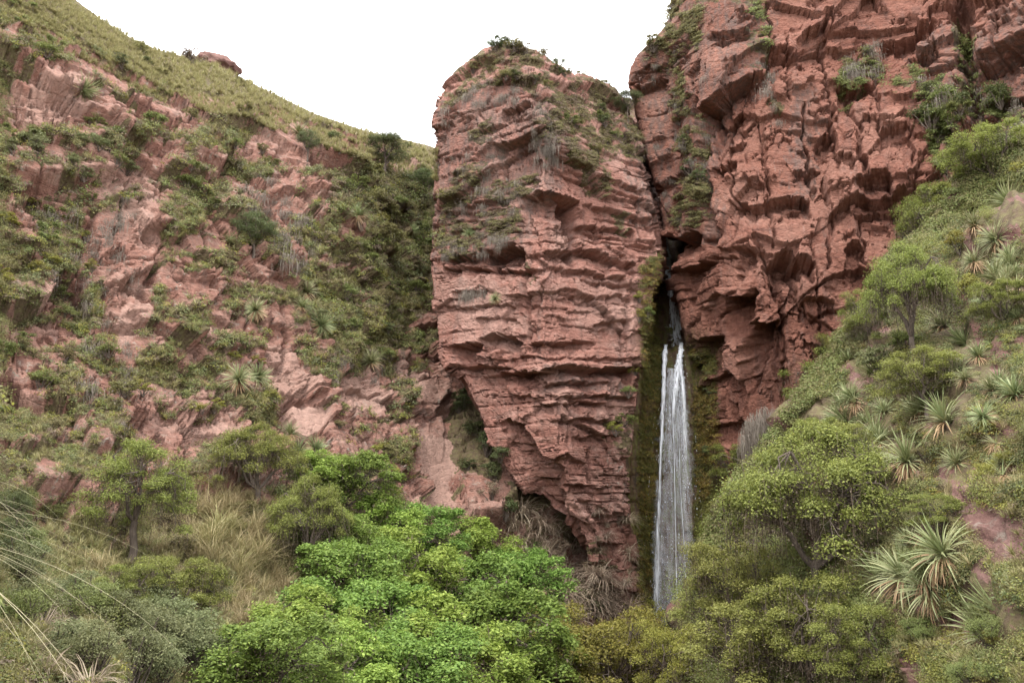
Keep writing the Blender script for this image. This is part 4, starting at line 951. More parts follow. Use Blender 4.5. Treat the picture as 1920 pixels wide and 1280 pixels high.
# ------------------------------------------------------------------ shrubs, each one a thing
KS = {'green': 'shrub_green', 'olive': 'shrub_olive', 'dark green': 'shrub_dark', 'grey green': 'shrub_grey', 'yellow green': 'shrub_yellow', 'dry brown': 'shrub_brown'}
SM = {}
for i, (c, m) in enumerate(KS.items()):
    SM[c] = [shrub_mesh('foliage', M[m], 200 + i * 10 + k, 1500 if c != 'dry brown' else 900, 13 + 3 * k, .062, .7) for k in range(2)]
SMN = {c: shrub_mesh('foliage', M[m], 270 + i, 5200, 26, .030, .7) for i, (c, m) in enumerate(KS.items()) if 'brown' not in c}
def put_shrub(k, size, colour, label, group, name='shrub', P=None, nrm=None):
    P = VP[k] if P is None else P; nn = VN[k] if nrm is None else nrm
    f, st = SMN[colour] if (P[1] < 30 and colour in SMN) else SM[colour][rng.integers(2)]
    t = thing(name, label, 'shrub', tuple(P + nn * .1 * size - np.array((0, 0, .12 * size))), (-.35 * nn[1] * rng.random(), .35 * nn[0] * rng.random(), rng.uniform(0, 6.28)), (size * rng.uniform(.85, 1.25), size * rng.uniform(.85, 1.25), size * rng.uniform(.75, 1.15)), group)
    link('foliage', f, t); link('stem', st, t)
    return t
# zone: (where, polygon, count, size range, colours)
ZS = [
 ('on the grassy crest of the left hillside', [(150,30),(300,110),(470,160),(640,240),(660,280),(520,240),(420,200),(260,160),(150,80)], 12, (1.2, 2.2), ('olive', 'dark green'), .2),
 ('above the layered rock at upper left', [(0,0),(110,0),(170,110),(140,125),(0,110)], 10, (.8, 1.6), ('green', 'olive'), None),
 ('under the layered rock at upper left', [(0,235),(200,230),(330,330),(260,350),(0,350)], 20, (.9, 1.8), ('green', 'grey green'), None),
 ('left of the dark rock overhang', [(0,350),(180,360),(200,560),(0,560)], 20, (.8, 1.5), ('green', 'yellow green'), None),
 ('below the pink boulders at left', [(0,560),(200,600),(240,760),(200,860),(0,860)], 18, (.8, 1.5), ('green', 'olive'), None),
 ('on the mossy slab of the hillside', [(250,640),(480,640),(540,780),(420,780),(260,740)], 14, (.6, 1.2), ('yellow green', 'olive'), None),
 ('on the rocks under the hillside brow', [(250,200),(480,240),(560,300),(460,420),(340,360)], 18, (1.0, 2.0), ('olive', 'green'), None),
 ('in the green gully beside the rock pillar', [(640,290),(810,330),(800,560),(760,640),(690,520),(640,400)], 26, (1.6, 3.2), ('green', 'olive'), None),
 ('below the green gully', [(560,500),(680,520),(770,640),(700,700),(570,640)], 16, (1.0, 2.0), ('green', 'grey green'), None),
 ('on the rock band right of the mossy slab', [(620,770),(760,800),(770,930),(660,910)], 12, (.8, 1.6), ('olive', 'yellow green'), None),
 ('in the dark hollow under the pillar', [(850,740),(895,740),(945,850),(950,910),(870,890)], 14, (1.2, 2.4), ('dark green',), None),
 ('under the pillar overhang', [(870,900),(960,930),(1090,1060),(1180,1180),(1060,1210),(960,1080)], 26, (1.2, 2.4), ('dry brown', 'dark green'), None),
 ('on the meadow below the left rocks', [(320,900),(480,960),(560,1080),(520,1180),(400,1170),(330,1080)], 14, (.7, 1.4), ('grey green', 'olive'), None),
 ('at the lower left corner', [(0,1050),(190,1090),(240,1280),(0,1280)], 18, (1.0, 1.8), ('grey green', 'green'), None),
 ('at the picture foot left of the thicket', [(190,1190),(430,1190),(450,1290),(190,1290)], 16, (1.3, 2.2), ('grey green',), None),
 ('on the slope left of the thick trunked tree', [(0,900),(140,900),(150,1060),(0,1040)], 10, (.9, 1.6), ('green', 'dark green'), None),
 ('on the top of the rock pillar', [(850,170),(900,105),(945,90),(1010,110),(1150,180),(1195,245),(1100,240),(1010,170)], 18, (1.0, 1.9), ('olive', 'dark green'), None),
 ('on the right shoulder of the rock pillar', [(1030,200),(1190,230),(1215,290),(1120,295),(1060,250)], 14, (.9, 1.7), ('green', 'olive'), None),
 ('on the mossy wall left of the waterfall', [(1175,490),(1225,500),(1225,640),(1200,850),(1130,850),(1150,780),(1190,700)], 12, (1.0, 2.0), ('green', 'yellow green'), None),
 ('on the wet wall right of the waterfall', [(1305,660),(1345,680),(1360,900),(1320,900)], 9, (.9, 1.7), ('green', 'dark green'), None),
 ('in the cleft above the waterfall', [(1250,150),(1300,180),(1325,420),(1270,430),(1280,300)], 10, (.9, 1.8), ('dark green', 'olive'), None),
 ('on the green ledge high on the red cliff', [(1720,180),(1830,140),(1900,190),(1850,320),(1740,300)], 16, (1.2, 2.4), ('green', 'dark green'), None),
 ('on the upper slope of the right bank', [(1800,340),(1920,280),(1920,560),(1780,560)], 18, (.8, 1.6), ('green', 'yellow green'), None),
 ('on the edge of the right bank', [(1520,760),(1600,640),(1700,640),(1720,760),(1560,830)], 14, (.9, 1.7), ('green', 'grey green'), None),
 ('in the middle of the right bank', [(1700,740),(1920,700),(1920,940),(1780,930),(1680,880)], 18, (.5, 1.0), ('olive', 'yellow green'), None),
 ('at the lower right corner of the photo', [(1690,1200),(1920,1190),(1920,1290),(1690,1290)], 14, (.4, .8), ('green', 'yellow green'), None),
 ('below the rosettes over the dark gully', [(1640,940),(1780,960),(1820,1120),(1680,1180),(1600,1120)], 12, (.6, 1.1), ('green', 'grey green'), None),
]
for where, poly, n, (a, b), cols, up in ZS:
    got = {}
    for k in scatter(poly, max(5, round(n * .68)), up=up):
        u_ = rng.random(); c = cols[rng.integers(len(cols))]
        got.setdefault(c, []).append(put_shrub(k, a + (b - a) * u_, c, '', ''))
    for c, it in got.items(): name_all(it, c + ' shrub', where)
def one_shrub(px, py, size, colour, label):
    k = look(px, py); put_shrub(k, size, colour, label, None)
def top_shrub(px, py, size, colour, label):
    k = look(px, py + 14); put_shrub(k, size, colour, label, None, P=at(px, py, VP[k][1] + .5))
top_shrub(928, 92, 2.3, 'dark green', 'tallest dark bush on the very summit of the rock pillar')
top_shrub(945, 92, 1.9, 'dark green', 'second dark bush on the summit touching the tallest one')
top_shrub(964, 95, 2.0, 'olive', 'pointed olive bush just right of the tallest summit bushes')
top_shrub(988, 102, 1.6, 'dry brown', 'brownish bush at the right end of the summit row')
top_shrub(1015, 108, 1.4, 'olive', 'small olive bush on the skyline right of the brownish summit bush')
top_shrub(1050, 126, 1.5, 'green', 'green bush on the skyline halfway down the pillar right shoulder')
top_shrub(1135, 165, 1.4, 'olive', 'lowest olive bush on the skyline of the pillar right shoulder')
top_shrub(1090, 147, 1.4, 'olive', 'low olive bush on the skyline of the pillar right shoulder')
top_shrub(893, 118, 1.4, 'olive', 'low olive bush on the skyline of the pillar left shoulder')
one_shrub(362, 118, 3.2, 'dry brown', 'bare purplish bush beside the red knob on the ridge')
one_shrub(1225, 88, 2.2, 'olive', 'round bush on the skyline above the red slab')
rs = np.random.default_rng(77); parts = []
for k in range(2200):
    u = unit(rs.normal(size=3)); u[2] = abs(u[2]); c = u * np.array((1.05, .8, 1.5)) * rs.uniform(.7, 1.05)
    parts.append(strand(c, rs.uniform(.3, 1.1) * (1 if k % 3 else .5), .013, rs.uniform(-.8, .8), 4, rs.random(), rs))
m_ = merge(parts); dp = at(1440, 842, 43.2); dn = np.zeros(3)
db = link('dead_bush', mk_mesh('dead_bush', *m_[:2], dict(tint=m_[2]), mats=[M['grey_moss']]), None, tuple(dp + dn * .3), None, 1.5)
db['label'] = 'large rounded grey bush of dead drooping stems at the cliff foot'; db['category'] = 'dead bush'
one_shrub(1740, 235, 2.6, 'dark green', 'dark bush at the left end of the high cliff ledge')

# ------------------------------------------------------------------ rosette plants
DEADK = [(-.15, .9), (-.5, .7), (-.9, .5)]
LEAFS = []
for k, (el, dr) in enumerate([(1.4, .3), (1.15, .6), (.85, .9), (.55, 1.0), (.25, .95)]):
    V, Fc, T = blade(.62 + .04 * (k % 3), .034, el, dr, 6, .35 + .1 * k)
    LEAFS.append(mk_mesh('leaf', V, Fc, dict(tint=T), mats=[M['puya_leaf']]))
DEADL = []
for k, (el, dr) in enumerate(DEADK):
    V, Fc, T = blade(.52, .034, el, dr, 4, .3 + .2 * k)
    DEADL.append(mk_mesh('dead_leaf', V, Fc, dict(tint=T), mats=[M['puya_dead']]))
def trunk_mesh(h, r, seed):
    rs = np.random.default_rng(seed)
    P = np.stack([np.cumsum(rs.normal(size=6) * .03), np.cumsum(rs.normal(size=6) * .03), np.linspace(-h, .03, 6)], 1); P[-1, :2] = 0
    V, Fc, T = tube(P, r * np.array([1, 1.1, .95, 1.0, .9, .6]), 8)
    return mk_mesh('trunk', V, Fc, dict(tint=T), True, [M['trunk_thatch']])
TRK = [trunk_mesh(.6, .085, 5), trunk_mesh(.75, .09, 6)]
def rosette_full(seed, ng, nd, green='puya_leaf'):
    rs = np.random.default_rng(seed)
    g_ = merge([blade(rs.uniform(.5, .74), .034, rs.uniform(.05, 1.45), rs.uniform(.3, 1.2), 5, rs.beta(2, 2), rs.uniform(0, 6.28)) for _ in range(ng)])
    d_ = merge([blade(rs.uniform(.35, .6), .036, rs.uniform(-1.1, 0), rs.uniform(.3, .8), 3, rs.random(), rs.uniform(0, 6.28)) for _ in range(nd)])
    return mk_mesh('leaves', *g_[:2], dict(tint=g_[2]), mats=[M[green]]), mk_mesh('dead_leaves', *d_[:2], dict(tint=d_[2]), mats=[M['puya_dead']])
ROS = [rosette_full(301, 120, 60), rosette_full(302, 110, 90), rosette_full(303, 140, 26), rosette_full(304, 16, 120)]
ROSPX = []
def rosette(px, py, d_px, label, var=0, detail=False, group=None, tilt=.35, tall=0, off=0.0):
    P, nn = ground(px, py)
    k = d_px / F * P[1] / .86
    ax = unit(nn * rng.uniform(.55, 1.0) + np.array((0, 0, .55)) + rng.normal(size=3) * .1)
    P = P + ax * .36 * k
    ROSPX.append((px, py, d_px))
    P = at(px, py, P[1])
    rot = (Vector(ax).to_track_quat('Z', 'Y') @ Euler((0, 0, rng.uniform(0, 6.28))).to_quaternion()).to_euler()
    t = thing('rosette_plant', label, 'rosette plant', tuple(P), rot, k, group)
    link('trunk', TRK[tall], t)
    ld = rot.to_matrix().inverted() @ Vector((0, 0, -1)); az_ = math.atan2(ld.y, ld.x)
    for j in range((26, 40, 14, 44)[var] if detail else (8, 14, 5, 16)[var]):     # dry skirt hanging under the live leaves
        link('dead_leaf', DEADL[j % 2], t, (0, 0, .02), (0, -rng.uniform(.0, .55), az_ + rng.normal() * .55), rng.uniform(.85, 1.3))
    if detail:
        for j in range(84):
            c = j % 5; q = LEAFS[c]
            link('leaf', q, t, (0, 0, .02), (rng.normal() * .12, rng.normal() * .12, j * 2.399 + rng.normal() * .15), rng.uniform(.8, 1.2))
        nd = (34, 60, 16, 70)[var]
        for j in range(nd):
            link('dead_leaf', DEADL[j % 3], t, (0, 0, -.04 - .12 * rng.random()), (rng.normal() * .1, rng.normal() * .1, j * 2.399 + rng.normal() * .3), rng.uniform(.75, 1.2))
    else:
        a, b = ROS[var]; o_ = link('leaves', a, t); o_['kind'] = 'stuff'; o_ = link('dead_leaves', b, t); o_['kind'] = 'stuff'
    return t
RP = [(1895,1165,125,'largest spiky rosette with pale tan skirt at the lower right edge',1,1,1), (1862,1195,105,'spiky rosette overlapping the lower left of the largest one',1,1,0), (1838,1108,82,'spiky rosette above the largest one at lower right',0,1,0),
      (1772,1040,95,'spiky rosette with an orange tan skirt beside the bare maroon rock',1,1,1), (1742,1075,80,'spiky rosette touching the orange skirted one on its lower left',1,1,0), (1748,1108,85,'dark green spiky rosette under the orange skirted pair',2,1,0),
      (1695,1085,95,'drooping spiky rosette with long dark blades over the gully',2,1,1), (1658,1095,90,'drooping spiky rosette at the left end of the lower row',2,1,1), (1712,1266,58,'single small rosette at the picture foot on maroon rock',0,1,0), (1712,1030,60,'spiky rosette half hidden above the drooping pair',0,0,0),
      (1797,888,92,'spiky rosette with a tan skirt standing alone in mid bank',1,1,1), (1700,868,80,'spiky rosette with dry tips right of the mostly dead one',1,1,0), (1662,885,80,'mostly dead tan rosette in the middle of the right bank',3,1,0), (1650,832,85,'tall green spiky rosette above the mostly dead one',0,1,1),
      (1625,860,90,'pale grey green rosette left of the mostly dead one',2,1,0), (1773,792,85,'dark centred spiky rosette left of mid bank group',2,1,0), (1740,765,70,'spiky rosette uppermost of the mid bank group',0,0,0), (1790,750,70,'spiky rosette at the right of the mid bank group',0,0,0), (1720,775,60,'spiky rosette at the left of the mid bank group',0,0,0),
      (1870,722,80,'spiky rosette at the right edge above mid bank',0,1,0), (1905,742,70,'grey green rosette cut by the right edge of the photo',2,0,0), (1553,785,95,'large pale rosette with drooping skirt on the bank edge',2,0,1), (1530,800,80,'pale drooping rosette farthest left on the bank edge',2,0,1), (1590,790,70,'pale rosette right of the drooping one on the bank edge',1,0,0),
      (1648,640,60,'small rosette on top of the bare stony rib',0,0,0), (1640,700,55,'rosette with a long thatched trunk on the stony rib',0,0,1), (1600,745,55,'rosette on the bank edge beside the stony rib',2,0,0), (1770,612,66,'spiky rosette under the hollow crowned olive tree',0,0,0), (1815,645,72,'light green spiky rosette in the upper right bank',1,0,1), (1835,670,50,'small rosette just below the light green one',1,0,0),
      (1900,385,86,'large dark green rosette at the top right edge',2,0,1), (1870,450,60,'small rosette below the large top right one',0,0,0), (1868,525,70,'grey green rosette beside the dead brown ones',2,0,0), (1895,500,60,'spiky rosette near the right edge above the dead brown ones',0,0,0), (1830,490,60,'dead brown drooping rosette on the upper right bank',3,0,0), (1905,545,60,'dead tan rosette at the right edge of the upper bank',3,0,0), (1905,590,55,'rosette at right edge under the dead tan one',0,0,0)]
for x, y, dd, lb, v, det, tl in RP:
    rosette(x, y, dd, lb, v, bool(det), None, .45, 0)
LP = [(152,168,62,'big dark rosette beside the layered rock at upper left',2), (520,262,38,'grey rosette on the brow of the left hillside',2), (560,252,44,'large grey rosette at the right end of the hillside brow',2), (672,405,44,'rosette on the hillside left of the green gully',0), (772,432,26,'small dark rosette at the foot of the green gully',2),
      (697,680,44,'dark rosette on the ledge left of the pillar cave',2), (448,712,52,'pale rosette at the left of the pair above the pink rock pocket',0), (480,708,48,'pale rosette at the right of the pair above the pink rock pocket',0), (575,548,40,'rosette at the top of the green ledge group',0), (600,608,46,'rosette at the bottom of the green ledge group',0), (565,575,36,'rosette left in the green ledge group',0),
      (480,582,42,'rosette under a rock shelf right of the bulging grey rock',1), (425,452,36,'rosette at the foot of the dark bushy hillside tree',0), (545,815,40,'rosette with tan leaves below the pink rock pocket',1), (560,850,44,'rosette with orange dead leaves by the meadow top',1), (590,840,40,'pale rosette right of the orange leaved one',0), (548,1160,40,'dark green rosette on the meadow beside the bright thicket',2), (632,1240,30,'small rosette among the leaves at the thicket foot',2), (1010,150,26,'rosette on the pillar top right of its highest bush',0), (1165,245,30,'rosette on the right shoulder of the pillar',0), (1785,205,40,'rosette on the high ledge of the red cliff',2), (880,440,24,'small rosette on the pillar left face',0), (930,560,22,'tiny rosette on the banded face of the pillar',0)]
for x, y, dd, lb, v in LP:
    rosette(x, y, dd, lb, v, False, None, .5, 0)

# smaller rosettes between the named ones
for where, poly, n, (a, b) in [('on the upper right bank', [(1790,420),(1920,330),(1920,620),(1760,600)], 10, (34, 55)), ('along the bank edge before the cliff', [(1540,740),(1640,600),(1720,620),(1640,780),(1560,830)], 10, (34, 52)),
                               ('in mid right bank', [(1640,740),(1920,640),(1920,900),(1640,920)], 16, (36, 62)), ('low on the right bank', [(1640,960),(1760,940),(1880,1110),(1700,1140)], 8, (44, 70))]:
    it = []
    for k in scatter(poly, n, .5, on='bank'):
        x_, y_, _d = to_px(VP[k]); it.append(rosette(float(x_), float(y_), rng.uniform(a, b), '', int(rng.integers(4)) if rng.random() < .5 else 0, False, None, .45, 0))
    name_all(it, 'small rosette plant', where)

# ------------------------------------------------------------------ grass tufts
def tuft_mesh(name, mat, seed, n=85, L=.9, W=.022, el=(.7, 1.5), dr=(.8, 2.2), seg=4):
    rs = np.random.default_rng(seed); parts = []
    for k in range(n):
        V, Fc, T = blade(L * rs.uniform(.5, 1.1), W, rs.uniform(*el), rs.uniform(*dr), seg, rs.beta(2, 2), rs.uniform(0, 6.28), .0)
        V = V.reshape(-1, 3, 3)[:, [0, 2]].reshape(-1, 3) + np.array((rs.normal() * .05, rs.normal() * .05, 0))
        i = np.arange((seg + 1) * 2).reshape(-1, 2)
        parts.append((V, np.stack([i[:-1, 0], i[:-1, 1], i[1:, 1], i[1:, 0]], -1), np.full(seg, T[0])))
    m = merge(parts); return mk_mesh(name, *m[:2], dict(tint=m[2]), mats=[mat])
TG = [tuft_mesh('grass_tuft', M['grass_tan' if k else 'grass'], 400 + k) for k in range(3)]
TD = [tuft_mesh('dry_grass_tuft', M['grass_dry'], 410 + k, 80, 1.0, .022, (.2, 1.2), (1.4, 2.8)) for k in range(3)]
def put_tuft(k, size, dry):
    me = (TD if dry else TG)[rng.integers(3)]; P = VP[k]; nn = VN[k]
    o_ = link('dry_grass_tuft' if dry else 'grass_tuft', me, None, tuple(P - np.array((0, 0, .04))), (-.5 * nn[1] * .6, .5 * nn[0] * .6, rng.uniform(0, 6.28)), size * rng.uniform(.8, 1.3))
    o_['category'] = 'grass tuft'; return o_
for where, poly, n, (a, b), dry in [
    ('beside the thick-trunked tree', [(320,900),(370,890),(450,960),(530,1040),(480,1100),(400,1100),(330,1010)], 66, (1.1, 1.8), 0),
    ('left of the bright thicket', [(400,1090),(520,1060),(560,1180),(440,1200)], 40, (.8, 1.4), 0),
    ('above the meadow', [(140,980),(330,960),(330,1060),(160,1090)], 24, (.7, 1.2), 0),
    ('at the left picture foot', [(60,1130),(200,1190),(180,1290),(40,1290)], 16, (.7, 1.1), 1),
    ('under the pillar overhang', [(940,940),(1060,1010),(1180,1140),(1060,1180),(980,1060)], 75, (1.4, 2.8), 1),
    ('beside the waterfall wall', [(1110,960),(1190,960),(1200,1130),(1120,1130)], 22, (.9, 1.8), 1),
    ('among the right bank rosettes', [(1600,860),(1900,760),(1920,940),(1700,960)], 30, (.35, .7), 0)]:
    name_all([put_tuft(k, rng.uniform(a, b), dry) for k in scatter(poly, n)], 'tan grass tuft' if dry else 'straw grass tuft', where)

# ------------------------------------------------------------------ grey hanging moss on rock edges
def hang_mesh(seed, n=80, L=.85):
    rs = np.random.default_rng(seed); parts = []
    for k in range(n):
        p = np.array((rs.normal() * .26, rs.normal() * .12, rs.normal() * .16))
        parts.append(strand(p, L * rs.uniform(.15, 1.0) * rs.random() ** .4, .02, rs.uniform(-.6, .6), 4, rs.beta(2, 2), rs))
    m = 70; pp = rs.normal(size=(m, 3)) * np.array((.28, .14, .14))
    parts.append(leaf_quads(pp, unit(rs.normal(size=(m, 3)) + (0, 0, .5)), .11, .045, rs, rs.random(m)))
    m = merge(parts); return mk_mesh('hanging_moss', *m[:2], dict(tint=m[2]), mats=[M['grey_moss']])
HM = [hang_mesh(500 + k) for k in range(4)]
def put_moss(k, size):
    P, nn = VP[k], VN[k]
    o_ = link('hanging_moss', HM[rng.integers(4)], None, tuple(P + nn * .18 * size), (0, 0, math.atan2(nn[0], -nn[1]) + rng.normal() * .3), (size, size, size * rng.uniform(.8, 1.5)))
    o_['category'] = 'hanging moss'; return o_
for where, poly, n, (a, b) in [
    ('along the left brow of the pillar', [(818,215),(870,160),(940,140),(985,165),(985,190),(900,200),(840,240)], 20, (.6, 1.2)),
    ('down the corner edge of the pillar top', [(1000,180),(1030,200),(1040,300),(1010,330),(1000,260)], 18, (.7, 1.4)),
    ('on the pillar left face', [(820,280),(930,230),(1000,310),(980,420),(830,470)], 34, (.6, 1.2)),
    ('over the dark shelf of the pillar', [(825,455),(900,455),(960,440),(965,462),(900,476),(835,482)], 22, (.6, 1.1)),
    ('on the banded pillar face', [(865,545),(905,540),(905,558),(868,562)], 6, (.9, 1.3)),
    ('below the hillside brow', [(440,310),(520,330),(600,480),(560,520),(470,400)], 40, (.8, 1.7)),
    ('on the left hillside ledges', [(60,400),(260,360),(250,620),(60,560)], 36, (.6, 1.3)),
    ('low on the left hillside rocks', [(160,620),(240,640),(240,840),(120,800)], 16, (.6, 1.2)),
    ('on the slab left of the cliff', [(1190,110),(1320,60),(1330,420),(1240,420)], 24, (.6, 1.3)),
    ('around the tufted knob on the red cliff', [(1570,110),(1640,70),(1660,130),(1600,150)], 12, (.9, 1.7)),
    ('on the upper right of the red cliff', [(1660,120),(1920,190),(1920,260),(1840,260)], 16, (.8, 1.5)),
    ('on the cliff around the long roof', [(1380,60),(1450,130),(1470,230),(1430,230)], 10, (.7, 1.3)),
    ('on the rock under the green gully', [(600,650),(760,660),(760,720),(620,720)], 14, (.6, 1.1))]:
    name_all([put_moss(k, rng.uniform(a, b)) for k in scatter(poly, n)], 'grey moss tuft', where)

# ------------------------------------------------------------------ uncountable ground cover
def clump(seed, n, L, flat=.6, r=.22):
    rs = np.random.default_rng(seed); u = unit(rs.normal(size=(n, 3))); u[:, 2] = np.abs(u[:, 2])
    C = u * r * rs.uniform(.4, 1.1, (n, 1)) * np.array((1, 1, flat))
    return leaf_quads(C, unit(u + (0, 0, .5) + rs.normal(size=(n, 3)) * .5), L, L * .55, rs, rs.beta(2.2, 2.4, n))
def blades_clump(seed, n, L):
    rs = np.random.default_rng(seed); ps = []
    for k in range(n):
        V, Fc, T = blade(L * rs.uniform(.5, 1.1), .05 * L, rs.uniform(.6, 1.5), rs.uniform(.4, 1.6), 2, rs.beta(2, 2), rs.uniform(0, 6.28), 0)
        V = V.reshape(-1, 3, 3)[:, [0, 2]].reshape(-1, 3); i = np.arange(6).reshape(-1, 2)
        ps.append((V, np.stack([i[:-1, 0], i[:-1, 1], i[1:, 1], i[1:, 0]], -1), np.full(2, T[0])))
    return merge(ps)
def cover_nodes(objs):
    ng = bpy.data.node_groups.new('scatter_clumps', 'GeometryNodeTree')
    ng.interface.new_socket('Geometry', in_out='INPUT', socket_type='NodeSocketGeometry')
    ng.interface.new_socket('Geometry', in_out='OUTPUT', socket_type='NodeSocketGeometry')
    gi, go = ng.nodes.new('NodeGroupInput'), ng.nodes.new('NodeGroupOutput')
    m2p = ng.nodes.new('GeometryNodeMeshToPoints'); iop = ng.nodes.new('GeometryNodeInstanceOnPoints'); jn = ng.nodes.new('GeometryNodeJoinGeometry')
    ng.links.new(gi.outputs[0], m2p.inputs['Mesh']); ng.links.new(m2p.outputs[0], iop.inputs['Points'])
    for o_ in reversed(objs):
        oi = ng.nodes.new('GeometryNodeObjectInfo'); oi.inputs['Object'].default_value = o_; oi.inputs['As Instance'].default_value = True
        ng.links.new(oi.outputs['Geometry'], jn.inputs[0])
    ng.links.new(jn.outputs[0], iop.inputs['Instance']); iop.inputs['Pick Instance'].default_value = True
    for nm, ty, sock in (('pick', 'INT', 'Instance Index'), ('rot', 'FLOAT_VECTOR', 'Rotation'), ('size', 'FLOAT', 'Scale')):
        na = ng.nodes.new('GeometryNodeInputNamedAttribute'); na.data_type = ty; na.inputs['Name'].default_value = nm
        ng.links.new(na.outputs['Attribute'], iop.inputs[sock])
    ng.links.new(iop.outputs[0], go.inputs[0])
    return ng
_TPL = {}
def cover(name, label, cat, tmpl, ids_, size, mat, lift=.0, lean=.5, by_dist=True, patch=.12):
    """many clumps standing on surface points, one object"""
    rs = np.random.default_rng(len(ids_))
    x, y, _ = to_px(VP[ids_]); keep = np.ones(len(ids_), bool)
    for a_, b_, c_ in ROSPX: keep &= np.hypot(x - a_, (y - b_)) > np.minimum(c_ * .48, 42)
    sd_ = len(label) * 7 + len(ids_)
    keep &= fbm2(x / 55, y / 40, sd_, 3) + .22 * rs.normal(size=len(x)) > -patch
    ids_ = ids_[keep]; m = len(ids_)
    key = (id(tmpl), mat.name)
    if key not in _TPL:
        ob = []
        for V, Fc, T in tmpl:
            ob.append(bpy.data.objects.new(name + '_clump', mk_mesh(name + '_clump', V, Fc, dict(tint=T), mats=[mat])))
        _TPL[key] = cover_nodes(ob)
    me = bpy.data.meshes.new(name); me.vertices.add(m)
    P = VP[ids_] + VN[ids_] * lift + rs.normal(size=(m, 3)) * .06
    me.vertices.foreach_set('co', P.astype(np.float32).ravel())
    zz = unit(VN[ids_] * lean + np.array((0, 0, 1.0)) + rs.normal(size=(m, 3)) * .12)
    rot = np.array([(Vector(z).to_track_quat('Z', 'Y') @ Euler((0, 0, a_)).to_quaternion()).to_euler()[:] for z, a_ in zip(zz, rs.uniform(0, 6.28, m))])
    sc = size * rs.uniform(.55, 1.5, m) * (np.clip(VP[ids_][:, 1] / 45, .58, 2.0) if by_dist else 1)
    for nm, ty, f_, v in (('pick', 'INT', 'value', rs.integers(len(tmpl), size=m).astype(np.int32)), ('size', 'FLOAT', 'value', sc.astype(np.float32)), ('rot', 'FLOAT_VECTOR', 'vector', rot.astype(np.float32).ravel())):
        me.attributes.new(nm, ty, 'POINT').data.foreach_set(f_, v)
    me.materials.append(mat)
    o_ = link(name, me)
    md = o_.modifiers.new('scatter', 'NODES'); md.node_group = _TPL[key]
    o_['kind'] = 'stuff'; o_['label'] = label; o_['category'] = cat
    return o_
C1 = [clump(600 + k, 46, .062, .65, .20 + .03 * k) for k in range(5)]; C2 = [blades_clump(610 + k, 26, .42) for k in range(4)]; C4 = [clump(630 + k, 240, .055, .9, .55) for k in range(3)]; C3 = [clump(620 + k, 44, .055, .35, .22) for k in range(4)]
LEFT = [(-60,0),(160,80),(450,240),(640,280),(830,320),(830,560),(800,760),(760,940),(640,920),(560,1060),(440,1290),(-60,1290)]
HILL = [(60,-60),(130,0),(270,85),(400,120),(600,220),(820,282),(820,340),(640,290),(450,230),(300,190),(150,110),(0,20)]
BANK = [(1960,220),(1830,330),(1700,470),(1580,660),(1460,840),(1350,1030),(1290,1290),(1960,1290)]
PILL = [(818,215),(900,100),(1010,95),(1155,172),(1225,290),(1140,380),(980,480),(820,490)]
RCL = [(1180,90),(1265,0),(1330,0),(1330,440),(1240,440)]
RC2 = [(1380,0),(1920,0),(1920,300),(1800,340),(1560,240)]
cover('undergrowth', 'low green undergrowth covering the left hillside between the rocks', 'undergrowth', C1, scatter(LEFT, 6500, .55), 1.35, M['shrub_green'])
cover('undergrowth', 'grey green low plants on the left hillside', 'undergrowth', C1, scatter(LEFT, 5000, .5), 1.3, M['shrub_grey'])
cover('undergrowth', 'olive brown low scrub spread over the left hillside', 'undergrowth', C1, scatter(LEFT, 8000, .5), 1.3, M['shrub_olive'])
cover('undergrowth', 'dark matted plants in the cracks of the left hillside', 'undergrowth', C3, scatter(LEFT, 6000, .35), 1.3, M['shrub_brown'])
cover('undergrowth', 'yellow green low plants scattered on the left hillside', 'undergrowth', C1, scatter(LEFT, 4000, .5), 1.2, M['shrub_yellow'])
cover('hill_grass', 'yellow green grass over the ridge of the left hillside', 'grass', C2, scatter(HILL, 7000), .8, M['grass'], patch=.6)
cover('hillside_grass', 'tufty grass between the shrubs of the left hillside', 'grass', C2, scatter(LEFT, 6500, .45), 1.0, M['grass'])
cover('meadow_grass', 'straw coloured grass over the meadow under the left rocks', 'grass', C2, scatter([(100,960),(330,880),(540,960),(600,1080),(450,1280),(60,1290),(-40,1050)], 3200), 1.4, M['grass'])
cover('meadow_grass', 'tan dry grass mixed through the meadow under the left rocks', 'grass', C2, scatter([(250,930),(420,890),(560,1000),(560,1120),(440,1180),(300,1060)], 1500), 1.4, M['grass_tan'])
EDGE = [(1980,150),(1910,235),(1830,290),(1740,370),(1680,445),(1615,560),(1560,640),(1510,720),(1440,820),(1370,910),(1315,1010),(1330,1060),(1400,960),(1480,860),(1560,740),(1620,650),(1680,560),(1740,470),(1840,390),(1980,310)]
cover('undergrowth', 'bushy green growth along the edge of the right bank', 'undergrowth', C1, scatter(EDGE, 3000, on='bank'), 1.7, M['shrub_green'], patch=.5)
cover('undergrowth', 'olive growth along the edge of the right bank', 'undergrowth', C1, scatter(EDGE, 2500, on='bank'), 1.5, M['shrub_olive'], patch=.5)
cover('undergrowth', 'low green undergrowth covering the right bank', 'undergrowth', C1, scatter(BANK, 7500, .5), 1.05, M['shrub_green'], patch=.12)
cover('undergrowth', 'grey green low plants on the right bank', 'undergrowth', C1, scatter(BANK, 4000, .5), 1.3, M['shrub_grey'])
cover('undergrowth', 'dark green low plants on the right bank', 'undergrowth', C1, scatter(BANK, 4000, .5), 1.5, M['shrub_dark'], patch=.0)
cover('undergrowth', 'bushy olive growth filling the right bank', 'undergrowth', C4, scatter(BANK, 1500, .55), 1.0, M['shrub_olive'], patch=.08)
cover('undergrowth', 'bushy yellow green growth filling the right bank', 'undergrowth', C4, scatter(BANK, 1300, .55), 1.0, M['crown_light'], patch=.05)
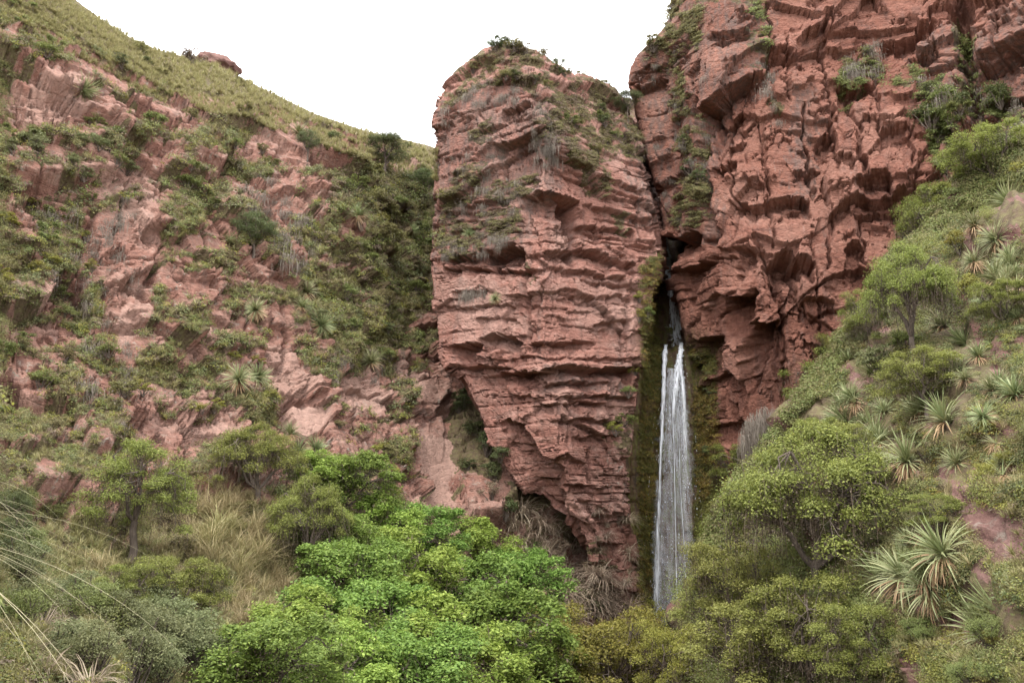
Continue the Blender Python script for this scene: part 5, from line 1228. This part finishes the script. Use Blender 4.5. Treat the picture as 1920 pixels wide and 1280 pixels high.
cover('undergrowth', 'bushy green growth in the lower gully of the right bank', 'undergrowth', C4, scatter([(1280,1100),(1500,1000),(1660,1120),(1660,1300),(1280,1300)], 900), 1.5, M['shrub_green'], patch=.6)
cover('undergrowth', 'yellow olive low scrub on the right bank', 'undergrowth', C1, scatter(BANK, 5000, .5), 1.0, M['shrub_yellow'])
cover('undergrowth', 'olive low scrub on the right bank', 'undergrowth', C1, scatter(BANK, 6500, .45), 1.05, M['shrub_olive'], patch=.12)
cover('undergrowth', 'brown dead stems and litter on the right bank', 'undergrowth', C3, scatter(BANK, 4000, .35), 1.05, M['shrub_brown'])
cover('bank_grass', 'fine grass between the rosettes of the right bank', 'grass', C2, scatter(BANK, 3500, .5), .8, M['grass'])
cover('cushion_plants', 'brownish matted cushion plants on the pillar top and ledges', 'ground cover', C3, scatter(PILL, 3400, .52), .95, M['shrub_olive'])
cover('cushion_plants', 'dark matted plants on the pillar ledges', 'ground cover', C3, scatter(PILL, 2400, .45), .95, M['shrub_brown'])
cover('cushion_plants', 'matted plants along the slab beside the red cliff', 'ground cover', C3, scatter(RCL, 1800, .5), 1.2, M['shrub_olive'])
cover('cushion_plants', 'matted green plants on the ledges of the red cliff', 'ground cover', C3, scatter(RC2, 2600, .5), 1.4, M['shrub_green'])
GM = [(1200,500),(1240,470),(1236,640),(1240,660),(1228,900),(1220,1150),(1196,1150),(1196,900),(1205,700)]
cover('wall_moss', 'brown green moss hanging down the wet wall left of the waterfall', 'moss', C3, scatter(GM, 2600), 1.1, M['moss'], .05, .9)
cover('wall_moss', 'orange brown moss streaks on the wet walls of the waterfall', 'moss', C3, np.concatenate([scatter(GM, 900), scatter([(1300,660),(1340,680),(1350,900),(1310,950)], 900)]), 1.1, M['moss_orange'], .05, .9)
cover('moss_cushions', 'yellow orange moss cushions on the right bank', 'moss', C3, scatter([(1740,820),(1920,780),(1920,960),(1800,940),(1700,900)], 1300), 1.2, M['moss_orange'], patch=.0)
cover('moss_cushions', 'bright yellow moss cushions at the lower right corner', 'moss', C3, scatter([(1690,1180),(1920,1170),(1920,1300),(1690,1300)], 900), 1.3, M['shrub_yellow'], patch=.1)
cover('undergrowth', 'leafy low plants at the lower right corner', 'undergrowth', C4, scatter([(1760,1130),(1930,1120),(1930,1300),(1720,1300)], 260, .5, on='bank'), .8, M['shrub_green'], patch=.1)
cover('bank_grass', 'grass among the lower right plants', 'grass', C2, scatter([(1640,1060),(1930,1060),(1930,1300),(1640,1300)], 900, on='bank'), 1.0, M['grass'], patch=.3)
cover('wall_moss', 'brown green moss on the wet wall right of the waterfall', 'moss', C3, scatter([(1295,640),(1340,660),(1350,900),(1330,1050),(1305,1050),(1300,800)], 2000), 1.1, M['moss'], .05, .9)

# the slopes go on beyond the frame with the same growth
_ax, _ay, _ad = to_px(VP)
for nm_, sel in (('bank', (VS == SID['bank']) & (_ax > 1900) & (_ad > 2)), ('hillside', (VS == SID['hillside']) & (_ax < 10) & (_ax > -900) & (_ay > -300) & (_ad > 2.5))):
    I_ = np.nonzero(sel)[0]; I_ = I_[rng.permutation(len(I_))[:9000]]
    for q_, (tm_, mt_, sz_) in enumerate(((C1, 'shrub_green', 1.4), (C4, 'shrub_olive', .9), (C1, 'shrub_grey', 1.3), (C2, 'grass', 1.1))):
        cover('undergrowth', f"{('low green', 'bushy olive', 'grey green', 'grassy')[q_]} growth at the {'right' if nm_ == 'bank' else 'left'} edge of the photo", 'undergrowth', tm_, I_[q_ * 2200:(q_ + 1) * 2200], sz_, M[mt_], patch=.4)

# ------------------------------------------------------------------ waterfall
k = N('falling_water')
co = k.n('TexCoord').outputs['Object']
st = k.noise(k.mapping(co, (5, 5, .45)), 1.0, 6, .75, .35)
al = k.math('MULTIPLY', k.ramp(st, [(.34, .08), (.64, 1.0)]), k.attr('dens'))
d_ = k.n('BsdfPrincipled'); d_.inputs['Base Color'].default_value = (.80, .82, .86, 1); d_.inputs['Roughness'].default_value = .35
tr = k.n('BsdfTransparent'); ms = k.n('MixShader'); k.l(al, ms.inputs['Fac']); k.l(tr.outputs['BSDF'], ms.inputs[1]); k.l(d_.outputs['BSDF'], ms.inputs[2]); k.l(ms.outputs['Shader'], k.out.inputs['Surface'])
M['water'] = k.m
wf = link('waterfall', None); wf['kind'] = 'structure'; wf['label'] = 'tall narrow white waterfall dropping from the dark gorge'
def water_ribbon(name, pts, dens, seed, n=60, jag=.06, bulge=.3):
    """pts: (px,py,Y,width in px); rounded sheet of falling water"""
    rs = np.random.default_rng(seed)
    ys = np.array([p[1] for p in pts], float); t = np.linspace(ys[0], ys[-1], n)
    cx, Yd, wd = (np.interp(t, ys, [p[j] for p in pts]) for j in (0, 2, 3))
    m = 7; u = np.linspace(-1, 1, m)
    jl = np.cumsum(rs.normal(size=n)) * jag * .2; jl -= np.linspace(jl[0], jl[-1], n)
    V = np.array([[at(cx[i] + wd[i] * (.5 * u[j] * (1 + .3 * rs.normal() * (abs(u[j]) > .9)) + jl[i] * .2), t[i], Yd[i] - bulge * (1 - u[j] ** 2)) for j in range(m)] for i in range(n)])
    idx = np.arange(n * m).reshape(n, m)
    q = np.stack([idx[:-1, :-1], idx[:-1, 1:], idx[1:, 1:], idx[1:, :-1]], -1).reshape(-1, 4)
    e = np.clip((1 - np.abs(u)) * 2.2, .0, 1)[None] * np.broadcast_to(dens(t), (n,))[:, None]
    link(name, mk_mesh(name, V.reshape(-1, 3), q, dict(dens=e.ravel()), True, [M['water']]), wf)
f_ = lambda a: (lambda t: np.full(len(t), a))
water_ribbon('water_strand', [(1249,646,73.0,8),(1247,655,71.2,9),(1246,664,70.8,10),(1244,720,70.2,10),(1240,820,69.8,8),(1237,900,69.6,6),(1233,1000,69.4,9),(1231,1080,69.3,14),(1229,1160,69.2,14)], lambda t: np.interp(t, [655, 760, 900, 1150], [2.2, 1.7, 1.1, .8]), 1, 70, .6)
water_ribbon('water_strand', [(1277,642,73.4,9),(1277,655,71.2,10),(1275,664,70.8,12),(1271,700,70.4,17),(1266,740,70.0,12),(1262,790,69.9,7)], lambda t: np.interp(t, [655, 720, 790], [2.2, 2.0, .6]), 2, 60, .25)
water_ribbon('water_strand', [(1276,670,70.7,6),(1280,720,70.4,10),(1284,800,70.0,12),(1286,860,69.8,12)], lambda t: np.interp(t, [670, 740, 860], [1.6, 1.2, .3]), 12, 50, .25)
water_ribbon('water_strand', [(1259,720,70.2,2.5),(1264,850,69.7,3),(1267,1000,69.4,3),(1270,1160,69.2,4)], f_(1.3), 3, 60, .25)
water_ribbon('water_strand', [(1272,760,70.2,2),(1275,900,69.7,2.5),(1284,1040,69.4,3),(1291,1170,69.2,4)], f_(1.0), 4, 60, .25)
water_ribbon('water_veil', [(1262,690,70.6,28),(1264,800,70.1,48),(1265,950,69.8,62),(1264,1100,69.5,74),(1264,1260,69.2,84)], lambda t: np.interp(t, [690, 800, 1000, 1200], [.6, .42, .24, .28]), 5, 70)
water_ribbon('water_veil', [(1236,900,69.9,16),(1234,1040,69.6,26),(1232,1170,69.3,30)], f_(.35), 6)
water_ribbon('water_veil', [(1280,720,70.5,16),(1286,850,70.0,26),(1290,1000,69.7,26),(1294,1160,69.4,26)], f_(.26), 16)
water_ribbon('upper_cascade', [(1246,432,79,8),(1250,470,78.5,14),(1252,500,77.5,16),(1256,540,76.5,20)], lambda t: np.interp(t, [430, 470, 490, 510, 540], [.8, 1.2, 2.4, 2.0, 1.2]), 7, 30)
water_ribbon('upper_cascade', [(1258,535,76.2,18),(1266,580,75.6,24),(1272,620,75.2,30),(1274,650,74.9,34)], lambda t: np.interp(t, [535, 560, 600, 650], [1.4, 1.1, .8, .5]), 8, 30)
water_ribbon('lower_cascade', [(1266,1200,60,30),(1266,1245,58,34),(1264,1330,55,44)], f_(.6), 9, 30)
# drops thrown clear of the sheet
rs = np.random.default_rng(9); n = 500
t = rs.uniform(665, 1150, n); sp = np.interp(t, [660, 800, 1000, 1150], [12, 26, 36, 40])
P = np.array([at(1264 + sp[i] * np.clip(rs.normal(), -1.5, 1.5), t[i], np.interp(t[i], [660, 800, 1150], [70.4, 69.6, 68.8])) for i in range(n)])
nn = unit(rs.normal(size=(n, 3)) + (0, -1.5, 0)); V, Fc, T = leaf_quads(P, nn, .05, .03, rs, rs.random(n))
V = V.reshape(n, 4, 3); V[:, 0, 2] += .08; V[:, 2, 2] -= .08
o_ = link('spray', mk_mesh('spray', V.reshape(-1, 3), Fc, dict(dens=np.full(n, 2.0)), mats=[M['water']]), wf); o_['kind'] = 'stuff'

# ------------------------------------------------------------------ red knob on the ridge
rs = np.random.default_rng(3)
P0 = at(408, 122, 99)
uu = unit(rs.normal(size=(1, 3)))
th, ph = np.meshgrid(np.linspace(0, 2 * math.pi, 49), np.linspace(0, math.pi, 25))
D = np.stack([np.cos(th) * np.sin(ph), np.sin(th) * np.sin(ph), np.cos(ph)], -1)
r_ = 1 + .22 * noise3(D[..., 0] * 2.2, D[..., 1] * 2.2, D[..., 2] * 2.2, 4) + .12 * noise3(D[..., 0] * 6, D[..., 1] * 6, D[..., 2] * 9, 5)
V = D * r_[..., None] * np.array((3.0, 2.4, 1.5)); V[:, -1] = V[:, 0]
V[..., 2] = np.round(V[..., 2] / .35) * .35 * .5 + V[..., 2] * .5 - .35 * V[..., 0] * .6
idx = np.arange(25 * 49).reshape(25, 49)
q = np.stack([idx[:-1, :-1], idx[1:, :-1], idx[1:, 1:], idx[:-1, 1:]], -1).reshape(-1, 4)
kn = link('rock_knob', mk_mesh('rock_knob', V.reshape(-1, 3), q, dict(veg=np.zeros(1225), wet=np.zeros(1225), lichen=np.zeros(1225), pale=np.zeros(1225), stain=np.zeros(1225)), False, [M['rock_bank']]), None, tuple(P0 - np.array((0, 0, .3))))
kn['label'] = 'dark red rock knob on the skyline of the grassy ridge'; kn['category'] = 'rock'

# ------------------------------------------------------------------ long grass blades reaching in from the left edge
t = thing('grass_tussock', 'long pale grass blades arching in from the left edge close to the camera', 'grass tussock', tuple(at(-330, 985, 5.4)))
M['blade'] = leaf_material('pale_grass_blades', [(0, (.30, .27, .14)), (1, (.46, .41, .26))], .3, .02, .2)
BLM = []
for k_ in range(6):
    L_ = 1.9 + .35 * k_
    V, Fc, T = blade(L_, .0085, (.75, .6, .45, .3, .15, .0)[k_], (1.5, 1.3, 1.1, 1.0, .9, .8)[k_], 14, .5 + .08 * k_, 0, .3)
    BLM.append(mk_mesh('blade', V, Fc, dict(tint=T), mats=[M['blade']]))
for j in range(90):
    az = rng.uniform(-1.1, .35)
    link('blade', BLM[rng.integers(6)], t, (rng.normal() * .12, rng.normal() * .25, rng.normal() * .12), (rng.normal() * .05, rng.normal() * .12 + .1, az), rng.uniform(.40, .78))
